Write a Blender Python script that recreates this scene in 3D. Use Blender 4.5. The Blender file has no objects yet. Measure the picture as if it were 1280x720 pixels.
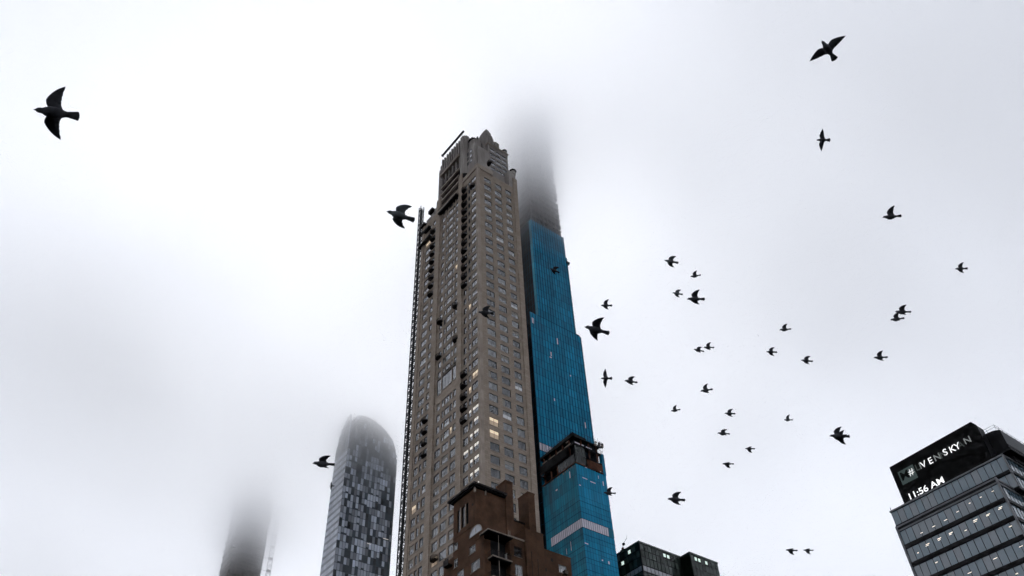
import bpy, math, random
import numpy as np
from mathutils import Vector, Matrix
rnd = random.Random(7)
scn = bpy.context.scene
col = scn.collection
RAD = math.radians

# ------------------------------------------------------------------ camera
# World: X and Y follow the street grid, the viewer stands at the origin.
FPX, PITCH, ROLL, HEAD = 1060.03, RAD(44.988), RAD(-3.03), RAD(39.41)
_F = np.array([0, math.cos(PITCH), math.sin(PITCH)]); _U = np.array([0, -math.sin(PITCH), math.cos(PITCH)]); _R = np.array([1., 0, 0])
_R, _U = _R*math.cos(ROLL)+_U*math.sin(ROLL), -_R*math.sin(ROLL)+_U*math.cos(ROLL)
_M = np.array([[math.cos(HEAD), math.sin(HEAD), 0], [-math.sin(HEAD), math.cos(HEAD), 0], [0, 0, 1]])
CF, CR, CU = Vector(_M@_F), Vector(_M@_R), Vector(_M@_U)
EYE = Vector((0, 0, 1.7))
cam = bpy.data.cameras.new('camera'); cam.sensor_width = 36; cam.lens = 36*FPX/1280; cam.clip_start = .1; cam.clip_end = 9000
camo = bpy.data.objects.new('camera', cam); col.objects.link(camo)
m = Matrix((CR, CU, -CF)).transposed().to_4x4(); m.translation = EYE; camo.matrix_world = m
scn.camera = camo
def ray(px, py): return CF + CR*((px-640)/FPX) - CU*((py-360)/FPX)
def onx(px, py, x): d = ray(px, py); return EYE + d*(x/d.x)
def ony(px, py, y): d = ray(px, py); return EYE + d*(y/d.y)

# ------------------------------------------------------------------ world, sun, exposure
SUN_DIR = ray(500, 170).normalized()
world = bpy.data.worlds.new('World'); scn.world = world; world.use_nodes = True
nt = world.node_tree; nt.nodes.clear()
def wn(t, **k):
    n = nt.nodes.new(t)
    for a, b in k.items(): setattr(n, a, b)
    return n
def wl(a, b): nt.links.new(a, b)
out = wn('ShaderNodeOutputWorld'); bg = wn('ShaderNodeBackground'); wl(bg.outputs[0], out.inputs[0])
sky = wn('ShaderNodeTexSky', sky_type='NISHITA', sun_disc=False, sun_elevation=math.asin(SUN_DIR.z),
         sun_rotation=math.atan2(SUN_DIR.x, SUN_DIR.y))
skm = wn('ShaderNodeVectorMath', operation='SCALE'); skm.inputs['Scale'].default_value = .10; wl(sky.outputs[0], skm.inputs[0])
tc = wn('ShaderNodeTexCoord')
dot = wn('ShaderNodeVectorMath', operation='DOT_PRODUCT'); wl(tc.outputs['Generated'], dot.inputs[0]); dot.inputs[1].default_value = SUN_DIR
glow = wn('ShaderNodeMapRange', interpolation_type='SMOOTHSTEP'); wl(dot.outputs['Value'], glow.inputs[0])
for i, v in enumerate((.84, 1.0, 0, 1)): glow.inputs[i+1].default_value = v
nz = wn('ShaderNodeTexNoise'); nz.inputs['Scale'].default_value = 4.5; nz.inputs['Detail'].default_value = 5; nz.inputs['Roughness'].default_value = .42
mp = wn('ShaderNodeMapping'); mp.inputs['Location'].default_value = (3.1, .4, 1.7); wl(tc.outputs['Generated'], mp.inputs[0]); wl(mp.outputs[0], nz.inputs['Vector'])
nr = wn('ShaderNodeMapRange'); wl(nz.outputs[0], nr.inputs[0])
for i, v in enumerate((.3, .7, -.4, .4)): nr.inputs[i+1].default_value = v
ad = wn('ShaderNodeMath', operation='ADD', use_clamp=True); wl(glow.outputs[0], ad.inputs[0]); wl(nr.outputs[0], ad.inputs[1])
cr = wn('ShaderNodeValToRGB'); wl(ad.outputs[0], cr.inputs[0])
e = cr.color_ramp.elements; e[0].color = (.70, .735, .825, 1); e[1].color = (.77, .80, .87, 1); e[1].position = .9
mx = wn('ShaderNodeMix', data_type='RGBA'); mx.inputs[0].default_value = .96
wl(skm.outputs[0], mx.inputs[6]); wl(cr.outputs[0], mx.inputs[7]); wl(mx.outputs[2], bg.inputs[0]); bg.inputs[1].default_value = 2.0
sl = bpy.data.lights.new('sun', 'SUN'); sl.energy = .5; sl.angle = RAD(30); sl.color = (1, .97, .93)
so = bpy.data.objects.new('sun', sl); col.objects.link(so); so.location = (0, 0, 600)
so.rotation_euler = (-SUN_DIR).to_track_quat('-Z', 'Y').to_euler()
scn.view_settings.view_transform = 'Standard'; scn.view_settings.look = 'None'; scn.view_settings.exposure = 0; scn.view_settings.gamma = 1
scn.cycles.max_bounces = 7; scn.cycles.diffuse_bounces = 2; scn.cycles.glossy_bounces = 2; scn.cycles.volume_bounces = 5; scn.cycles.transparent_max_bounces = 48
scn.cycles.use_denoising = True; scn.cycles.use_adaptive_sampling = True; scn.cycles.adaptive_threshold = .04; scn.cycles.adaptive_min_samples = 12

# ------------------------------------------------------------------ materials
MATS = {}
def mat(name, c, rough=.7, ior=1.18, metal=0, var=.0, scale=1.0, bump=0, c2=None, emit=None, es=1, stretch=(1, 1, 1), attr=False, grime=0):
    if name in MATS: return MATS[name]
    M = bpy.data.materials.new(name); M.use_nodes = True; t = M.node_tree; b = t.nodes['Principled BSDF']
    b.inputs['Base Color'].default_value = (*c, 1); b.inputs['Roughness'].default_value = rough; b.inputs['IOR'].default_value = ior; b.inputs['Metallic'].default_value = metal
    if emit: b.inputs['Emission Color'].default_value = (*emit, 1); b.inputs['Emission Strength'].default_value = es
    if var or bump or attr or grime:
        tx = t.nodes.new('ShaderNodeTexCoord'); mpn = t.nodes.new('ShaderNodeMapping'); mpn.inputs['Scale'].default_value = stretch
        t.links.new(tx.outputs['Object'], mpn.inputs[0])
        n = t.nodes.new('ShaderNodeTexNoise'); n.inputs['Scale'].default_value = scale; n.inputs['Detail'].default_value = 6; n.inputs['Roughness'].default_value = .65
        t.links.new(mpn.outputs[0], n.inputs['Vector'])
        r = t.nodes.new('ShaderNodeMapRange'); t.links.new(n.outputs[0], r.inputs[0])
        for i, v in enumerate((.25, .75, 1-var, 1+var)): r.inputs[i+1].default_value = v
        mm = t.nodes.new('ShaderNodeMix'); mm.data_type = 'RGBA'; mm.blend_type = 'MULTIPLY'; mm.inputs[0].default_value = 1
        mm.inputs[6].default_value = (*c, 1)
        if c2:
            m2 = t.nodes.new('ShaderNodeMix'); m2.data_type = 'RGBA'; m2.inputs[6].default_value = (*c, 1); m2.inputs[7].default_value = (*c2, 1)
            n2 = t.nodes.new('ShaderNodeTexNoise'); n2.inputs['Scale'].default_value = scale*.37; n2.inputs['Detail'].default_value = 4
            t.links.new(mpn.outputs[0], n2.inputs['Vector'])
            r2 = t.nodes.new('ShaderNodeMapRange'); t.links.new(n2.outputs[0], r2.inputs[0]); r2.inputs[1].default_value = .4; r2.inputs[2].default_value = .62
            t.links.new(r2.outputs[0], m2.inputs[0]); t.links.new(m2.outputs[2], mm.inputs[6])
        last = r.outputs[0]
        if attr:
            a = t.nodes.new('ShaderNodeAttribute'); a.attribute_name = 'tone'
            mu = t.nodes.new('ShaderNodeMath'); mu.operation = 'MULTIPLY'; t.links.new(last, mu.inputs[0]); t.links.new(a.outputs['Fac'], mu.inputs[1]); last = mu.outputs[0]
        t.links.new(last, mm.inputs[7]); t.links.new(mm.outputs[2], b.inputs['Base Color'])
        if bump:
            bp = t.nodes.new('ShaderNodeBump'); bp.inputs['Strength'].default_value = bump; bp.inputs['Distance'].default_value = .05
            t.links.new(n.outputs[0], bp.inputs['Height']); t.links.new(bp.outputs[0], b.inputs['Normal'])
    MATS[name] = M; return M
def brick_mat(name, c1, c2, mortar, w=.24, h=.075, ms=.012, var=.18):
    M = mat(name, c1, .85, var=var, scale=.35)
    t = M.node_tree; b = t.nodes['Principled BSDF']
    mulnode = [n for n in t.nodes if n.type == 'MIX'][0]
    tx = t.nodes.new('ShaderNodeTexCoord'); s = t.nodes.new('ShaderNodeSeparateXYZ'); t.links.new(tx.outputs['Object'], s.inputs[0])
    sm = t.nodes.new('ShaderNodeMath'); t.links.new(s.outputs[0], sm.inputs[0]); t.links.new(s.outputs[1], sm.inputs[1])
    cb = t.nodes.new('ShaderNodeCombineXYZ'); t.links.new(sm.outputs[0], cb.inputs[0]); t.links.new(s.outputs[2], cb.inputs[1])
    br = t.nodes.new('ShaderNodeTexBrick'); t.links.new(cb.outputs[0], br.inputs['Vector'])
    br.inputs['Scale'].default_value = 1; br.inputs['Brick Width'].default_value = w; br.inputs['Row Height'].default_value = h; br.inputs['Mortar Size'].default_value = ms
    br.inputs['Color1'].default_value = (*c1, 1); br.inputs['Color2'].default_value = (*c2, 1); br.inputs['Mortar'].default_value = (*mortar, 1)
    t.links.new(br.outputs[0], mulnode.inputs[6])
    return M
LIME = brick_mat('limestone', (.35, .29, .235), (.295, .24, .19), (.22, .18, .145), 1.5, .72, .03, .2)
LIME2 = mat('limestone_trim', (.38, .32, .265), .8, var=.18, scale=.5, c2=(.29, .24, .2))
LIMEC = mat('limestone_crown', (.36, .33, .30), .8, var=.25, scale=.4, c2=(.26, .235, .215), stretch=(1, 1, .3))
IRON = mat('dark_iron', (.018, .015, .014), .6, var=.2, scale=2)
BRONZE = mat('bronze_frame', (.05, .045, .042), .5)
GD = mat('window_glass', (.035, .04, .045), .08, 2.1, var=.25, scale=.6)
GM = mat('window_glass_clear', (.06, .068, .074), .10, 2.6, var=.2, scale=.5)
GK = mat('window_glass_dark', (.012, .013, .015), .08, 1.8)
BLIND = mat('window_blind', (.78, .78, .78), .6, var=.1, scale=1.5)
LIT = mat('lit_window', (.5, .42, .3), .5, emit=(1, .80, .58), es=.6)
LITW = mat('lit_window_white', (.5, .5, .5), .5, emit=(1, .92, .80), es=.65)
LITD = mat('lit_window_dim', (.30, .26, .2), .4, emit=(1, .72, .5), es=.22)
CURT = mat('curtain_cloth', (.30, .28, .25), .8, var=.15, scale=2)
BRICK = brick_mat('brown_brick', (.092, .044, .024), (.068, .033, .019), (.07, .046, .031), .22, .07, .012, .5)
COPE = mat('stone_coping', (.24, .20, .165), .8, var=.25, scale=2)
BLACK = mat('black_metal', (.012, .012, .013), .5)
DARKROOF = mat('dark_roof', (.02, .017, .016), .7, var=.2)
WFRAME = mat('white_frame', (.42, .41, .39), .5)
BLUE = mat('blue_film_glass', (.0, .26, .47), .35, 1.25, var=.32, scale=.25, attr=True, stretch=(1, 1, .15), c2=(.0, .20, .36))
TEAL_SHADED = mat('shaded_teal_film', (.0, .20, .31), .4, 1.25, var=.4, scale=.3, attr=True, stretch=(1, 1, .15), c2=(.008, .125, .19))  # blue film darkened: the blocked sky on left faces is put into the colour
JOINT = mat('panel_joint', (.006, .075, .125), .6)
SHADE = mat('shade_dark', (.010, .014, .018), .5, 1.12)  # near-black colour standing for shade on left faces and in recesses
WHITEP = mat('white_panel', (.72, .70, .78), .5, var=.1, scale=.8, attr=True)
CONC = mat('raw_concrete', (.17, .145, .135), .9, var=.3, scale=.5, c2=(.11, .085, .075))
NET = mat('debris_netting', (.085, .065, .06), .9, var=.35, scale=.4)
RUST = mat('rusty_steel', (.09, .04, .025), .8, var=.4, scale=1)
GREENG = mat('green_dark_glass', (.034, .044, .038), .2, 1.45, var=.3, scale=.3, attr=True)
STEEL = mat('mast_steel', (.045, .045, .048), .7)
O57A = mat('silver_glass', (.38, .42, .49), .15, 1.9, attr=True, var=.12, scale=.3)
O57B = mat('navy_glass', (.026, .036, .045), .12, 1.6, attr=True, var=.2, scale=.3)
O57L = mat('pale_glass_band', (.44, .48, .56), .2, 1.8, attr=True, var=.1, scale=.3)
SGL = mat('office_glass', (.095, .145, .175), .09, 2.2, var=.22, scale=.25)
SGM = mat('office_glass_grey', (.11, .14, .16), .1, 2.3, var=.2, scale=.3)
ALU = mat('aluminium_trim', (.14, .145, .15), .45, metal=.4)
SCREEN = mat('led_screen', (.006, .006, .006), .6)
LEDW = mat('led_white', (.5, .5, .5), .5, emit=(1, 1, 1), es=.95)
LEDG = mat('led_grey', (.1, .1, .1), .5, emit=(.75, .82, .8), es=.22)
LEDD = mat('led_dim', (.03, .03, .03), .5, emit=(.55, .65, .62), es=.07)
LEDL = mat('led_logo', (.03, .04, .04), .5, emit=(.3, .42, .4), es=.11)
LAMP = mat('office_lamp', (.6, .6, .6), .5, emit=(1, .92, .75), es=1.1)
GREENW = mat('pale_lit_window', (.4, .5, .45), .4, emit=(.82, 1, .92), es=.75)
BAND = mat('grey_band_window', (.26, .27, .29), .12, 2.2, var=.3, scale=.5)
ASPH = mat('asphalt', (.05, .05, .052), .9, var=.2, scale=.5)
PAVE = mat('pavement_concrete', (.25, .24, .23), .9, var=.15, scale=1)
PIG = mat('pigeon_plumage', (.048, .050, .055), .75, var=.35, scale=9, c2=(.022, .022, .025))
PIG2 = mat('lit_pigeon_plumage', (.10, .11, .115), .75, var=.3, scale=9, c2=(.055, .06, .062))  # lighter copy of the plumage, with the lit underside put into its colour

# ------------------------------------------------------------------ mesh helpers
class MB:
    def __init__(s): s.v = []; s.f = []; s.m = []; s.t = []; s.ms = []
    def mi(s, M):
        if M not in s.ms: s.ms.append(M)
        return s.ms.index(M)
    def poly(s, pts, M, tone=1.0):
        b = len(s.v); s.v += [tuple(p) for p in pts]; s.f.append(tuple(range(b, b+len(pts)))); s.m.append(s.mi(M)); s.t.append(tone)
    def box(s, x0, y0, z0, x1, y1, z1, M, tone=1.0):
        b = len(s.v)
        s.v += [(x0, y0, z0), (x1, y0, z0), (x1, y1, z0), (x0, y1, z0), (x0, y0, z1), (x1, y0, z1), (x1, y1, z1), (x0, y1, z1)]
        for f in ((3, 2, 1, 0), (4, 5, 6, 7), (0, 1, 5, 4), (1, 2, 6, 5), (2, 3, 7, 6), (3, 0, 4, 7)):
            s.f.append(tuple(b+i for i in f)); s.m.append(s.mi(M)); s.t.append(tone)
    def prism(s, pts, z0, z1, M, tops=None):            # pts counter-clockwise seen from above
        n = len(pts); b = len(s.v)
        s.v += [(p[0], p[1], z0) for p in pts] + [(p[0], p[1], z1 if tops is None else tops[i]) for i, p in enumerate(pts)]
        k = s.mi(M)
        for i in range(n): s.f.append((b+i, b+(i+1) % n, b+n+(i+1) % n, b+n+i)); s.m.append(k); s.t.append(1.)
        s.f.append(tuple(b+n+i for i in range(n))); s.m.append(k); s.t.append(1.)
        s.f.append(tuple(b+n-1-i for i in range(n))); s.m.append(k); s.t.append(1.)
    def bar(s, a, b_, r, M, sides=4):
        a = Vector(a); b_ = Vector(b_); d = (b_-a).normalized(); p = d.orthogonal().normalized(); q = d.cross(p); n = sides; k = s.mi(M); o = len(s.v)
        for e in (a, b_):
            for i in range(n):
                an = 2*math.pi*(i+.5)/n; s.v.append(tuple(e + p*(r*math.cos(an)) + q*(r*math.sin(an))))
        for i in range(n): s.f.append((o+i, o+(i+1) % n, o+n+(i+1) % n, o+n+i)); s.m.append(k); s.t.append(1.)
        s.f.append(tuple(o+n-1-i for i in range(n))); s.m.append(k); s.t.append(1.); s.f.append(tuple(o+n+i for i in range(n))); s.m.append(k); s.t.append(1.)
    def mesh(s, name):
        me = bpy.data.meshes.new(name); me.from_pydata(s.v, [], s.f)
        for M in s.ms: me.materials.append(M)
        me.polygons.foreach_set('material_index', s.m)
        at = me.attributes.new('tone', 'FLOAT', 'FACE'); at.data.foreach_set('value', s.t)
        me.update(); return me
    def build(s, name, parent=None, loc=None, stuff=False):
        return place(name, s.mesh(name), parent, loc, stuff)
def place(name, me, parent=None, loc=None, stuff=False):
    o = bpy.data.objects.new(name, me); col.objects.link(o)
    if parent: o.parent = parent
    if loc: o.location = loc
    if stuff: o['kind'] = 'stuff'
    return o
def tag(o, label, cat, group=None):
    o['label'] = label; o['category'] = cat
    if group: o['group'] = group
    return o
def thing(name, label, cat, loc=(0, 0, 0), group=None):
    o = bpy.data.objects.new(name, None); col.objects.link(o); o.location = loc; o.empty_display_size = 2
    return tag(o, label, cat, group)
def boxpart(name, parent, dims, M, **k):
    b = MB(); b.box(*dims, M); return b.build(name, parent, **k)
# a wall with real holes; side 'L' runs along +y at x = p (faces -x), side 'R' runs along +x at y = p (faces -y)
def facade(mb, side, p, u0, u1, z0, z1, opens, depth, M, Mr=None):
    us = sorted({u0, u1} | {round(v, 3) for o in opens for v in o[:2]}); zs = sorted({z0, z1} | {round(v, 3) for o in opens for v in o[2:4]})
    us = [u for u in us if u0 <= u <= u1]; zs = [z for z in zs if z0 <= z <= z1]
    ui = {round(u, 3): i for i, u in enumerate(us)}; zi = {round(z, 3): i for i, z in enumerate(zs)}
    hole = np.zeros((len(us)-1, len(zs)-1), bool)
    P = (lambda u, z, d=0: (p+d, u, z)) if side == 'L' else (lambda u, z, d=0: (u, p+d, z))
    for a, b, c, d in opens:
        if round(a, 3) in ui and round(b, 3) in ui and round(c, 3) in zi and round(d, 3) in zi:
            hole[ui[round(a, 3)]:ui[round(b, 3)], zi[round(c, 3)]:zi[round(d, 3)]] = True
    def quad(q, mt): mb.poly(q if side == 'R' else q[::-1], mt)
    for j in range(len(zs)-1):                          # merge runs of wall along u
        i = 0
        while i < len(us)-1:
            if hole[i, j]: i += 1; continue
            k = i
            while k < len(us)-1 and not hole[k, j]: k += 1
            quad([P(us[i], zs[j]), P(us[k], zs[j]), P(us[k], zs[j+1]), P(us[i], zs[j+1])], M); i = k
    for a, b, c, d in opens:
        a, b, c, d = (round(v, 3) for v in (a, b, c, d))
        mt = Mr or M
        quad([P(a, c), P(b, c), P(b, c, depth), P(a, c, depth)][::-1], mt); quad([P(a, d), P(b, d), P(b, d, depth), P(a, d, depth)], mt)
        quad([P(a, c), P(a, c, depth), P(a, d, depth), P(a, d)][::-1], mt); quad([P(b, c), P(b, c, depth), P(b, d, depth), P(b, d)], mt)
WIN = {}
def window_mesh(side, w, h, kind, fr=.09, split=1, frame=None):
    key = (side, round(w, 2), round(h, 2), kind, split, frame.name if frame else '')
    if key in WIN: return WIN[key]
    b = MB(); frame = frame or BRONZE
    def bx(u0, z0, u1, z1, d0, d1, M):
        if side == 'L': b.box(d0, u0, z0, d1, u1, z1, M)
        else: b.box(u0, d0, z0, u1, d1, z1, M)
    g = {'dark': GD, 'mid': GM, 'black': GK, 'lit': LIT, 'blind': GM, 'litw': LITW, 'half': GD, 'dim': LITD, 'shade': GM, 'curtain': GD, 'office': SGL, 'office2': SGM, 'lower': GD}[kind]
    zc = h*.5
    if kind == 'blind': bx(fr, fr, w-fr, zc, .02, .05, BLIND); bx(fr, zc, w-fr, h-fr, .02, .05, GM)
    elif kind == 'half': bx(fr, fr, w-fr, h*.66, .02, .05, GM); bx(fr, h*.66, w-fr, h-fr, .02, .05, LITW)
    elif kind == 'shade': bx(fr, fr, w-fr, h*.58, .02, .05, GM); bx(fr, h*.58, w-fr, h-fr, .02, .05, CURT)
    elif kind == 'curtain': bx(fr, fr, w*.3, h-fr, .02, .05, CURT); bx(w*.3, fr, w-fr, h-fr, .02, .05, GD)
    elif kind == 'lit': bx(fr, fr, w-fr, h*.6, .02, .05, LITD); bx(fr, h*.6, w-fr, h-fr, .02, .05, LIT)
    else: bx(fr, fr, w-fr, h-fr, .02, .05, g)
    bx(0, 0, w, fr, -.03, .06, frame); bx(0, h-fr, w, h, -.03, .06, frame); bx(0, fr, fr, h-fr, -.03, .06, frame); bx(w-fr, fr, w, h-fr, -.03, .06, frame)
    if frame is BRONZE and h > 2: bx(-.12, -.2, w+.12, -.004, -.34, -.02, LIME2)
    for k in range(1, split):
        u = w*k/split; bx(u-.035, fr, u+.035, h-fr, -.01, .055, frame)
    WIN[key] = b.mesh('window'); return WIN[key]

# ------------------------------------------------------------------ ground
g = MB(); g.poly([(-2500, -2500, 0), (2500, -2500, 0), (2500, 2500, 0), (-2500, 2500, 0)], ASPH)
o = g.build('ground'); o['kind'] = 'structure'
for (x0, y0, x1, y1) in ((70, 100, 260, 330), (130, 30, 190, 90), (160, 360, 260, 600)):
    b = MB(); b.box(x0, y0, 0, x1, y1, .13, PAVE); o = b.build('pavement'); o['kind'] = 'structure'
GZ = .13

# ------------------------------------------------------------------ the limestone tower
TX, TY = 115.38, 157.2
tower = thing('limestone_tower', 'tall brown-grey limestone tower with stepped crown and columns of small dark balconies', 'skyscraper', (TX, TY, GZ))
H0 = -GZ                                             # local z = world z + H0
TOP, PT, WH = 262.0, 4.28, 2.85
PIER = [(9.4, 11.9), (24.4, 27.2)]
openL, openR = [], []
rowsT = [168.6+PT*k for k in range(-20, 22)]
balc = []                                            # (s centre, floor z, width)
for zt in rowsT:
    zb = zt-WH; hi = zt > 178; mid = 150 < zt <= 178
    colsL = []
    bal_r = 206 < zt < 259 or 148 < zt < 169.5
    bal_l = 216 < zt < 258 or 147 < zt < 168
    if zt > 150:
        colsL += [(1.2, 4.3), (4.75, 6.2)]
        colsL += [(6.85, 9.0)] if bal_r else [(7.1, 8.9)]
        if not (166 < zt < 177): colsL += [(12.6, 14.3), (14.8, 16.05), (16.3, 19.15), (19.4, 20.65), (21.5, 23.4)]
        colsL += [(27.9, 30.2)] if bal_l else [(28.0, 30.0)]
        colsL += [(31.2, 34.9)] if zt > 172 else [(31.2, 32.9), (33.4, 35.2)]
        if bal_r: balc.append((7.95, zb-.35, 2.3))
        if bal_l: balc.append((29.05, zb-.35, 2.3))
    else:
        colsL += [(1.3, 3.7), (4.2, 5.8), (6.4, 8.9), (12.5, 15.7), (16.5, 20.0), (20.8, 23.9), (27.6, 30.2), (30.9, 32.4), (33.0, 35.5)]
    for a, b in colsL: openL.append((a, b, zb, zt))
    for a, b in ((3.0, 6.3), (7.9, 11.2), (13.0, 15.9)): openR.append((a, b, zb, zt))
BIG = [(12.9, 15.0, 168.2, 175.2), (15.25, 20.9, 168.2, 175.2), (21.15, 23.7, 167.6, 174.6)]
openL += BIG
openL = [(a, b, c+H0, d+H0) for a, b, c, d in openL]; openR = [(a, b, c+H0, d+H0) for a, b, c, d in openR]
w = MB()
facade(w, 'L', 0, 0, 37.4, 0, TOP, openL, .42, LIME); facade(w, 'R', 0, 0, 18.75, 0, TOP, openR, .42, LIME)
w.poly([(18.75, 0, 0), (18.75, 37.4, 0), (18.75, 37.4, TOP), (18.75, 0, TOP)], LIME); w.poly([(18.75, 37.4, 0), (0, 37.4, 0), (0, 37.4, TOP), (18.75, 37.4, TOP)], LIME)
w.poly([(0, 0, TOP), (18.75, 0, TOP), (18.75, 37.4, TOP), (0, 37.4, TOP)], LIME2)
w.build('wall', tower)
boxpart('core', tower, (.62, .62, 0, 18.2, 36.8, TOP-.3), SHADE)
for a, b in PIER: boxpart('pier', tower, (-.55, a, 0, -.002, b, 268), LIME)
boxpart('corner_pier', tower, (-.22, -.22, 0, .9, -.003, 263.6), LIME2); boxpart('corner_pier', tower, (-.22, 0, 0, -.003, .9, 263.4), LIME2)
boxpart('corner_pier', tower, (16.9, -.3, 0, 18.9, -.003, 268), LIME); boxpart('corner_pier', tower, (-.3, 36.0, 0, -.003, 37.6, 262.5), LIME)
# windows: the 300 lowest (largest in view) singly, the rest joined
def pick(side, o):
    a, b, c, d = o; z = c; r = rnd.random()
    if side == 'R':
        if 8 < a < 9: return 'blind' if r < (.62 if z < 215 else .45) else ('mid' if r < .8 else 'dark')
        if a < 4 and z < 146: return 'lit' if r < .3 else 'dark'
        return 'dark' if r < .5 else ('shade' if r < .62 else ('curtain' if r < .7 else ('mid' if r < .95 else 'blind')))
    if d-c > 5: return 'mid'
    if 30.8 < a < 31 and z < 150: return 'black' if r < .45 else 'dark'
    if a < 9.2 and z < 149: return 'half' if r < .6 else 'mid'
    if z < 112 and 16 < a < 24: return 'dim' if r < .45 else 'mid'
    if 6.8 < a < 9.1 and z > 150: return 'black'
    if 16 < a < 16.5: return 'mid' if r < .85 else 'blind'
    return 'dark' if r < .34 else 'shade' if r < .46 else 'curtain' if r < .54 else 'mid' if r < .93 else 'blind' if r < .97 else 'lit'
allw = sorted([('L', o) for o in openL if o[3] > 84] + [('R', o) for o in openR if o[3] > 84], key=lambda t: (t[1][2], t[1][0]))
rest = MB()
for i, (sd, o_) in enumerate(allw):
    a, b, c, d = o_; kind = pick(sd, o_); W, Hh = b-a, d-c
    sp = 3 if W > 5 else (2 if W > 2.2 else 1)
    loc = (.2, a, c) if sd == 'L' else (a, .2, c)
    me = window_mesh(sd, W, Hh, kind, .1, sp)
    if i < 300: place('window', me, tower, loc)
    else:
        off = len(rest.v); rest.v += [tuple(v.co+Vector(loc)) for v in me.vertices]
        for p_ in me.polygons: rest.f.append(tuple(off+k for k in p_.vertices)); rest.m.append(rest.mi(me.materials[p_.material_index])); rest.t.append(1.)
rest.build('upper_windows', tower, stuff=True)
for o_ in openL + openR:                             # dark filling behind the lowest openings, below the frame
    pass
# balconies: half-hexagon slab with iron railing
def balcony_meshes(wd, dp):
    s = MB(); h = wd/2
    pts = [(0, -h), (0, h), (-dp*.55, h), (-dp, h*.5), (-dp, -h*.5), (-dp*.55, -h)]
    s.prism(pts[::-1] if False else pts, 0, .32, IRON)
    r = MB(); ring = [(0, h), (-dp*.55, h), (-dp, h*.5), (-dp, -h*.5), (-dp*.55, -h), (0, -h)]
    for i in range(5):
        a, b = ring[i], ring[i+1]
        for z in (.45, .75, 1.05, 1.3): r.bar((*a, z), (*b, z), .05, IRON)
        n = max(2, int(math.dist(a, b)/.22))
        for k in range(n+1):
            t = k/n; x, y = a[0]+(b[0]-a[0])*t, a[1]+(b[1]-a[1])*t; r.bar((x, y, .3), (x, y, 1.32), .03, IRON, 3)
    return s.mesh('balcony'), r.mesh('railing')
bs, brl = balcony_meshes(2.5, 1.45)
for s_, z_, wd in balc:
    o = place('balcony', bs, tower, (-.003, s_, z_+H0)); place('railing', brl, o)
for px, py in ((568.9, 382), (548.9, 402), (568.9, 424), (547.5, 446), (541.9, 699), (560.8, 702), (589.7, 233), (598.5, 196)):
    q = onx(px, py, TX-.7); o = place('balcony', bs, tower, (-.003 if py > 200 else 5.0, min(q.y-TY, 24), q.z+H0-.5)); place('railing', brl, o)

# --- crown
def cpart(name, dims, M=LIMEC): x0, s0, z0, x1, s1, z1 = dims; return boxpart(name, tower, (x0, s0, z0+H0, x1, s1, z1+H0), M)
cpart('parapet', (-.35, -.35, 261.9, 7.0, 9.2, 264.2), LIME2)
# right block with ribbon windows
b = MB(); op = [(8.2+i*2.85, 10.8+i*2.85, z+H0, z+1.75+H0) for z in (270.2, 273.2, 276.2, 279.2, 282.2) for i in range(3)]
facade(b, 'R', 2.5, 7.2, 17.2, 264+H0, 286.3+H0, op, .4, LIMEC)
b.poly([(7.2, 14, 264), (7.2, 2.5, 264), (7.2, 2.5, 286.2), (7.2, 14, 286.2)], LIMEC); b.poly([(17.2, 2.5, 264), (17.2, 14, 264), (17.2, 14, 286.2), (17.2, 2.5, 286.2)], LIMEC)
b.poly([(7.2, 2.5, 286.2), (17.2, 2.5, 286.2), (17.2, 14, 286.2), (7.2, 14, 286.2)], LIMEC); b.build('upper_block', tower)
for a, b_, c, d in op: place('window', window_mesh('R', b_-a, d-c, 'mid' if rnd.random() < .7 else 'dark', .1, 2), tower, (a, 2.7, c))
cpart('upper_block', (15.2, 0.1, 262, 18.6, 9, 272.0)); cpart('upper_block', (2.2, 2.6, 262, 7.19, 9, 281))
cpart('cornice', (7.0, 2.2, 286.15, 17.5, 6, 286.9), LIME2)
def lantern(x, s, z, r=1.1):
    b = MB(); pts = [(x+r*math.cos(2*math.pi*k/8), s+r*math.sin(2*math.pi*k/8)) for k in range(8)]
    b.prism(pts, z+H0, z+1.9+H0, LIMEC); pts2 = [(x+(p[0]-x)*1.3, s+(p[1]-s)*1.3) for p in pts]
    b.prism(pts2, z+1.9+H0, z+2.5+H0, IRON); pts3 = [(x+(p[0]-x)*.6, s+(p[1]-s)*.6) for p in pts]; b.prism(pts3, z+2.5+H0, z+3.3+H0, LIME2); b.build('lantern', tower)
lantern(18.0, .8, 271.6, 1.15); lantern(16.4, 3.5, 286.9, .9); lantern(36.0, 1.0, 262, .1) if False else None
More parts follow.
